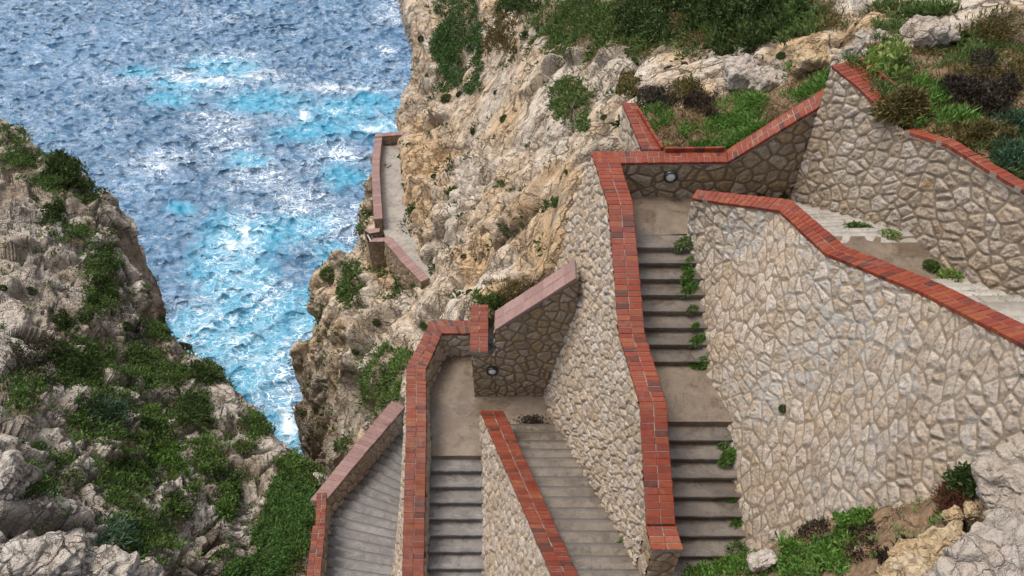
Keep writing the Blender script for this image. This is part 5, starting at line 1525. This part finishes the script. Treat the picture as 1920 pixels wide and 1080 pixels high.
for k, (x, y, r) in enumerate([(1376, 1030, 13), (1381, 978, 13), (1372, 935, 7), (1365, 858, 14), (1360, 828, 10), (1311, 682, 14), (1305, 640, 11), (1303, 612, 6), (1297, 580, 8), (1290, 545, 12), (1289, 518, 12), (1289, 495, 10), (1283, 458, 13)]):
    p = march(x, y, stair_z)
    plant('weed' if k % 4 else 'straggle', p, (-.5, -.3, .6), r * S * (p[1] - p[2]) / F * 1.25, flat=True, label= 'green weed at the wall foot on the long upper flight, %s of its column' % ORD[k], name='weed', cat='weed', group='weeds along the long upper flight')
uz = lambda y: upper_z(y) + 0.05
for kd, x, y, r, lab in [('green', 1640, 430, 30, 'rounded green plant on the pale steps under the far right wall'), ('lime', 1690, 442, 27, 'yellow green plant on the pale steps right of the rounded one'),
                         ('green', 1768, 494, 18, 'small green weed on the far right landing'), ('lime', 1815, 522, 30, 'leafy yellowish weed at the foot of the far right wall'), ('green', 1700, 408, 8, 'little tuft on the pale steps against the wall'),
                         ('cushion', 1466, 363, 16, 'dark green clump in the far corner of the upper landing'), ('dry', 1425, 362, 14, 'brown dry weed left of the dark clump on the upper landing'), ('weed', 1890, 560, 14, 'green weed at the right edge on the far right steps'), ('green', 1580, 422, 7, 'tiny tuft on the first pale step')]:
    p = march(x, y, uz)
    if x > 1480: p = p - n1 * (r * S * (p[1] - p[2]) / F * 0.9 + 0.08)
    plant(kd, p, (0, 0, 1), r * S * (p[1] - p[2]) / F, lab, name='weed', cat='weed', group='weeds on the far right steps')
for x, y, r, lab in [(1143, 980, 7, 'upper green weed at the foot of the tall pale wall beside the ramp'), (1168, 1020, 9, 'lower green weed at the foot of the tall pale wall beside the ramp'), (1050, 850, 5, 'tiny weed halfway up the ramp at the wall foot')]:
    p = march(x, y, lambda yy: float(ramp_z(yy)))
    plant('weed', p, (-.4, 0, .7), r * S * (p[1] - p[2]) / F * 1.2, lab, name='weed', cat='weed', group='weeds beside the ramp')
# heap of dead leaves and a fallen twig
rg = np.random.default_rng(5)
c = at_z(998, 791, L2); n = 420
t = thing('leaf_heap', 'small dark heap of dead leaves on the lower landing', 'leaf heap', tuple(c))
ang = rg.random(n) * 6.28; rad = np.abs(rg.normal(size=n)) * 0.13
C = c + np.stack([np.cos(ang) * rad * 1.9, np.sin(ang) * rad * 0.9, np.maximum(0.01, 0.07 - 0.2 * rad) * rg.random(n) + .012], 1)
leaf_obj('dead_leaves', C, rg.normal(size=(n, 3)) * np.array([1, 1, .35]), 0.07, 0.3, M['leaf_dry'], t, 8)
a = march(1022, 845, lambda yy: float(ramp_z(yy)) + .03); b = march(1050, 858, lambda yy: float(ramp_z(yy)) + .03)
t = thing('twig', 'thin dry twig lying across the ramp', 'twig', tuple(a))
twigs('stem', [a, (a + b) / 2, (a + b) / 2], [(a + b) / 2 + W(0, .03, .03), b, b + W(-.1, .15, .05)], 0.012, M['twig'], t)

# --- ground cover that nobody could count
def cover(name, mask, count, per, size, width, mat, spread, up=0.8, seed=0, rise=0.05):
    rg = np.random.default_rng(seed + 300)
    w = mask * TD ** 2 * TVIS
    k = rg.choice(len(TV), count, p=w / w.sum())
    k = np.repeat(k, per); n = len(k)
    nn = unit(TN[k] * 0.5 + np.array([0, 0, .6]))
    off = rg.normal(size=(n, 3)); off -= (off * nn).sum(1, keepdims=True) * nn
    C = TV[k] + off * spread + nn * rise * rg.random(n)[:, None]
    D = nn * up + unit(off) * 0.7 + 0.35 * rg.normal(size=(n, 3))
    clump = np.repeat(rg.random(count), per)
    o = leaf_obj(name, C, D, size * (0.5 + rg.random(n)), width, M[mat], None, seed, rnd=np.clip(0.6 * clump + 0.4 * rg.random(n), 0, 1))
    tag(o, kind='stuff'); return o


HILL = TNAME == [t[0] for t in TERR].index('hillside'); CLF = (TNAME == 0); HEAD = TNAME == 1; PLN = TNAME == 3; BNK = TNAME == 4; ERT = TNAME == 5
nz = fbm(TV / 0.9, 3, 0.6, 200); nz2 = fbm(TV / 0.35, 2, 0.6, 210)
gl = blobs(TPX, TPY, GREEN_L); gu = blobs(TPX, TPY, GULLY)
hs_ = TS * HILL
pat = 0.75 * nz + 0.6 * nz2
cover('grass', HILL * sstep(0.42, 0.75, gu + 0.3 * pat), 10000, 7, 0.085, 0.34, 'leaf_gully', 0.07, 0.7, 1, 0.14)
cover('dead_grass', HILL * sstep(0.35, 0.7, gu - 0.5 * pat), 900, 7, 0.10, 0.10, 'leaf_olive', 0.08, 0.7, 17, 0.12)
cover('undergrowth', HILL * sstep(0.5, 0.8, gu + 0.6 * fbm(TV / 0.5, 3, .6, 230)), 700, 8, 0.09, 0.34, 'leaf_dark', 0.07, 0.7, 18, 0.2)
cover('undergrowth', HILL * sstep(0.45, 0.65, gl * 0.7 + 0.8 * pat) * (gu < 0.5), 7000, 7, 0.085, 0.34, 'leaf_mid', 0.07, 0.7, 2, 0.13)
cover('undergrowth', HILL * sstep(0.35, 0.6, gl * 0.55 - 0.8 * pat), 2200, 7, 0.085, 0.32, 'leaf_dark', 0.09, 0.7, 3, 0.18)
cover('undergrowth', HILL * sstep(0.35, 0.6, gl * 0.4 + 0.8 * nz2 - 0.5 * nz), 2600, 8, 0.09, 0.14, 'leaf_dry', 0.09, 0.7, 4, 0.12)
cover('undergrowth', HILL * (TPX < 600) * sstep(0.42, 0.6, nz + 0.5 * nz2), 1100, 8, 0.085, 0.32, 'leaf_mid', 0.07, 0.7, 5, 0.10)
cover('grass', HILL * sstep(0.5, 0.75, gl * 0.6 + 0.9 * nz2), 1700, 8, 0.2, 0.06, 'leaf_bright', 0.06, 1.1, 6, 0.05)
cover('undergrowth', HILL * sstep(0.5, 0.7, gl * 0.6 + 0.9 * fbm(TV / 0.6, 3, 0.6, 222)), 2600, 7, 0.09, 0.34, 'leaf_bright', 0.07, 0.8, 16, 0.10)
cover('grass', PLN * sstep(0.05, 0.35, nz + 0.3 * nz2 + 0.3 * blobs(TPX, TPY, [(1310, 265, 80, 24), (1250, 225, 40, 26), (1400, 230, 40, 30), (1330, 240, 60, 20)])), 1900, 8, 0.15, 0.07, 'leaf_bright', 0.05, 1.0, 7, 0.02)
cover('dead_grass', PLN * sstep(-0.1, 0.3, -nz), 900, 7, 0.10, 0.08, 'leaf_olive', 0.06, 0.6, 8, 0.01)
cover('grass', BNK * sstep(0.0, 0.35, nz + 0.35 * nz2), 1500, 8, 0.15, 0.07, 'leaf_mid', 0.06, 1.0, 9, 0.02)
cover('dead_grass', BNK * sstep(0.0, 0.4, -nz), 1600, 7, 0.12, 0.08, 'leaf_olive', 0.08, 0.6, 10, 0.02)
cover('grass', ERT * sstep(0.15, 0.45, nz2 + 0.3 * blobs(TPX, TPY, [(1700, 1010, 60, 30), (1560, 1050, 60, 30)])), 260, 6, 0.11, 0.08, 'leaf_bright', 0.03, 1.0, 11, 0.01)
cover('undergrowth', CLF * TS * sstep(0.0, 0.4, nz + 0.3 * nz2), 3600, 7, 0.17, 0.2, 'leaf_mid', 0.12, 0.7, 12, 0.1)
cover('dead_grass', CLF * TS * sstep(0.0, 0.4, -nz), 2200, 7, 0.15, 0.08, 'leaf_olive', 0.12, 0.7, 13, 0.06)
cover('undergrowth', CLF * (TPX < 1250) * (TS < 0.3) * sstep(0.42, 0.6, nz + 0.35 * nz2), 420, 9, 0.17, 0.22, 'leaf_dark', 0.10, 0.7, 14, 0.06)
cover('undergrowth', HEAD * sstep(0.3, 0.55, nz + 0.3 * nz2 + 0.5 * TS), 900, 9, 0.16, 0.24, 'leaf_mid', 0.12, 0.7, 15, 0.08)


# ------------------------------------------------------------------ boulders
def boulder(label, px, py, d, r, mat, seed, tilt=(0, 0, 0), amp=0.35, group='loose boulders', sub=6):
    import bmesh
    bm = bmesh.new(); bmesh.ops.create_icosphere(bm, subdivisions=sub, radius=1)
    V = np.array([v.co[:] for v in bm.verts])
    Q = np.array([[v.index for v in f.verts] for f in bm.faces]); bm.free()
    n = unit(V)
    # squared off lump
    V = n * (1.0 / (np.abs(n) ** 5).sum(1, keepdims=True) ** 0.2)
    rr = np.array(r, float)
    from mathutils import Euler
    R = np.array(Euler(tilt).to_matrix())
    P = (V * rr) @ R.T; nn = unit((n / rr) @ R.T)
    m = rr.mean()
    o1, e1, r1 = facets(P / (0.7 * m) + seed * 3.3, seed); o2, e2, r2 = facets(P / (0.25 * m) + seed, seed + 1)
    P = P + nn * m * (amp * 0.6 * o1 + 0.04 * o2 + 0.25 * fbm(P / (0.9 * m) + seed, 3, .5, seed) + 0.02 * fbm(P / (0.12 * m), 3, .6, seed) - 0.10 * np.exp(-(e1 / .05) ** 2))[:, None]
    c = at(px, py, d)
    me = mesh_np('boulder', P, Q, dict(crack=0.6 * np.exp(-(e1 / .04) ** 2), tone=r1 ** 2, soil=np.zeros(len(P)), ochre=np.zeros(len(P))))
    o = link('boulder', me, M[mat]); o.location = tuple(c)
    return tag(o, label, 'boulder', group, 'thing')


boulder('large smooth pale boulder leaning on the huge wall at the right edge', 1928, 905, 9.6, (0.36, 0.45, 0.48), 'boulder', 1, (0.2, 0.5, 0.3))
boulder('big rough grey boulder in the bottom right corner', 1880, 1082, 8.4, (0.54, 0.48, 0.38), 'boulder', 2, (0.1, -0.35, 0.5))
boulder('pale boulder at the far bottom right behind the rough grey one', 1935, 1010, 8.9, (0.32, 0.4, 0.35), 'boulder', 3, (0.1, 0.3, 0.2))
boulder('long ochre yellow rock running up to the big boulders', 1745, 1035, 9.9, (0.46, 0.22, 0.17), 'ochre_rock', 4, (0.1, -0.55, 0.25))
boulder('ochre rock at the bottom edge in front of the long yellow one', 1705, 1082, 9.5, (0.34, 0.25, 0.18), 'ochre_rock', 5, (0.0, -0.4, 0.2))
boulder('small yellow rock beside the rusty twiggy plant', 1788, 968, 10.5, (0.13, 0.1, 0.08), 'ochre_rock', 6, (0, 0.2, 0.4))
boulder('flat yellow rock under the large smooth boulder', 1838, 962, 10.2, (0.2, 0.12, 0.08), 'ochre_rock', 7, (0, 0.1, -0.2))
boulder('small white stone among the green weeds at the bottom edge', 1428, 1050, 13.7, (0.24, 0.15, 0.12), 'boulder', 8, (0, -0.15, 0.3))
boulder('little stone right of the white stone', 1612, 1030, 12.3, (0.07, 0.05, 0.05), 'boulder', 9, (0, 0.3, 0.3), sub=4)
boulder('pale boulder at the left edge low on the hillside', 10, 905, 17.6, (0.42, 0.5, 0.75), 'slope', 10, (0.2, 0.2, 0.2))
boulder('long pale rock at the bottom left of the hillside', 85, 1050, 15.6, (0.75, 0.4, 0.32), 'slope', 11, (0.1, 0.2, 0.2))
boulder('tan rock at the bottom edge of the hillside', 190, 1072, 15.9, (0.6, 0.4, 0.28), 'slope', 12, (0.1, 0.1, -0.1))
boulder('rounded tan rock at the bottom edge left of the green gully', 270, 1078, 16.6, (0.28, 0.3, 0.22), 'slope', 13, (0.1, 0.1, 0.1))
boulder('jutting square rock above the planter', 1395, 138, 20.9, (0.5, 0.45, 0.32), 'boulder', 16, (0.1, 0.1, 0.1))
boulder('pale square rock right of the jutting rock above the planter', 1440, 160, 20.3, (0.4, 0.35, 0.35), 'boulder', 17, (0.1, 0.2, 0.3))
boulder('tan rock above the corner of the far right wall', 1520, 110, 19.4, (0.42, 0.35, 0.22), 'ochre_rock', 18, (0.1, 0.15, 0.1))
boulder('pale angular rock above the pale flowering plant', 1735, 72, 18.5, (0.5, 0.4, 0.42), 'boulder', 19, (0.1, 0.25, 0.1))
boulder('tan rounded rock on the upper slope right of the angular one', 1640, 92, 19.0, (0.5, 0.4, 0.35), 'boulder', 20, (0.1, 0.1, 0.3))

# ------------------------------------------------------------------ camera, light
cam = bpy.data.cameras.new('camera'); co = bpy.data.objects.new('camera', cam); COL.objects.link(co)
co.location = (0, 0, 0); co.rotation_euler = (math.radians(45), 0, 0)
cam.sensor_width = 36; cam.lens = 36 * F / 1920; cam.clip_end = 20000; cam.clip_start = 0.1
scene.camera = co

SUN_DIR = np.array([-0.38, 0.14, 0.92]); SUN_DIR /= np.linalg.norm(SUN_DIR)
el = math.asin(SUN_DIR[2]); az = math.atan2(SUN_DIR[0], SUN_DIR[1])
w = bpy.data.worlds.new('World'); scene.world = w; w.use_nodes = True
nt = w.node_tree; N = NB(nt)
sky = N.n('ShaderNodeTexSky', sky_type='NISHITA'); sky.sun_disc = False
sky.sun_elevation = el; sky.sun_rotation = az
sky.air_density = 1.0; sky.dust_density = 4.0; sky.ozone_density = 1.0
hs = N.n('ShaderNodeHueSaturation'); hs.inputs['Saturation'].default_value = 0.5      # thin cloud over the blue
N.l(sky.outputs[0], hs.inputs['Color'])
bg = nt.nodes['Background']; bg.inputs['Strength'].default_value = 0.15
N.l(hs.outputs[0], bg.inputs['Color'])
sl = bpy.data.lights.new('sun', 'SUN'); sl.energy = 1.3; sl.angle = math.radians(20); sl.color = (1.0, 0.95, 0.88)
so = bpy.data.objects.new('sun', sl); COL.objects.link(so)
from mathutils import Vector
so.rotation_euler = Vector(SUN_DIR.tolist()).to_track_quat('Z', 'Y').to_euler()
scene.view_settings.view_transform = 'Standard'; scene.view_settings.look = 'None'
scene.view_settings.exposure = 0.66; scene.view_settings.gamma = 1
scene.cycles.max_bounces = 6
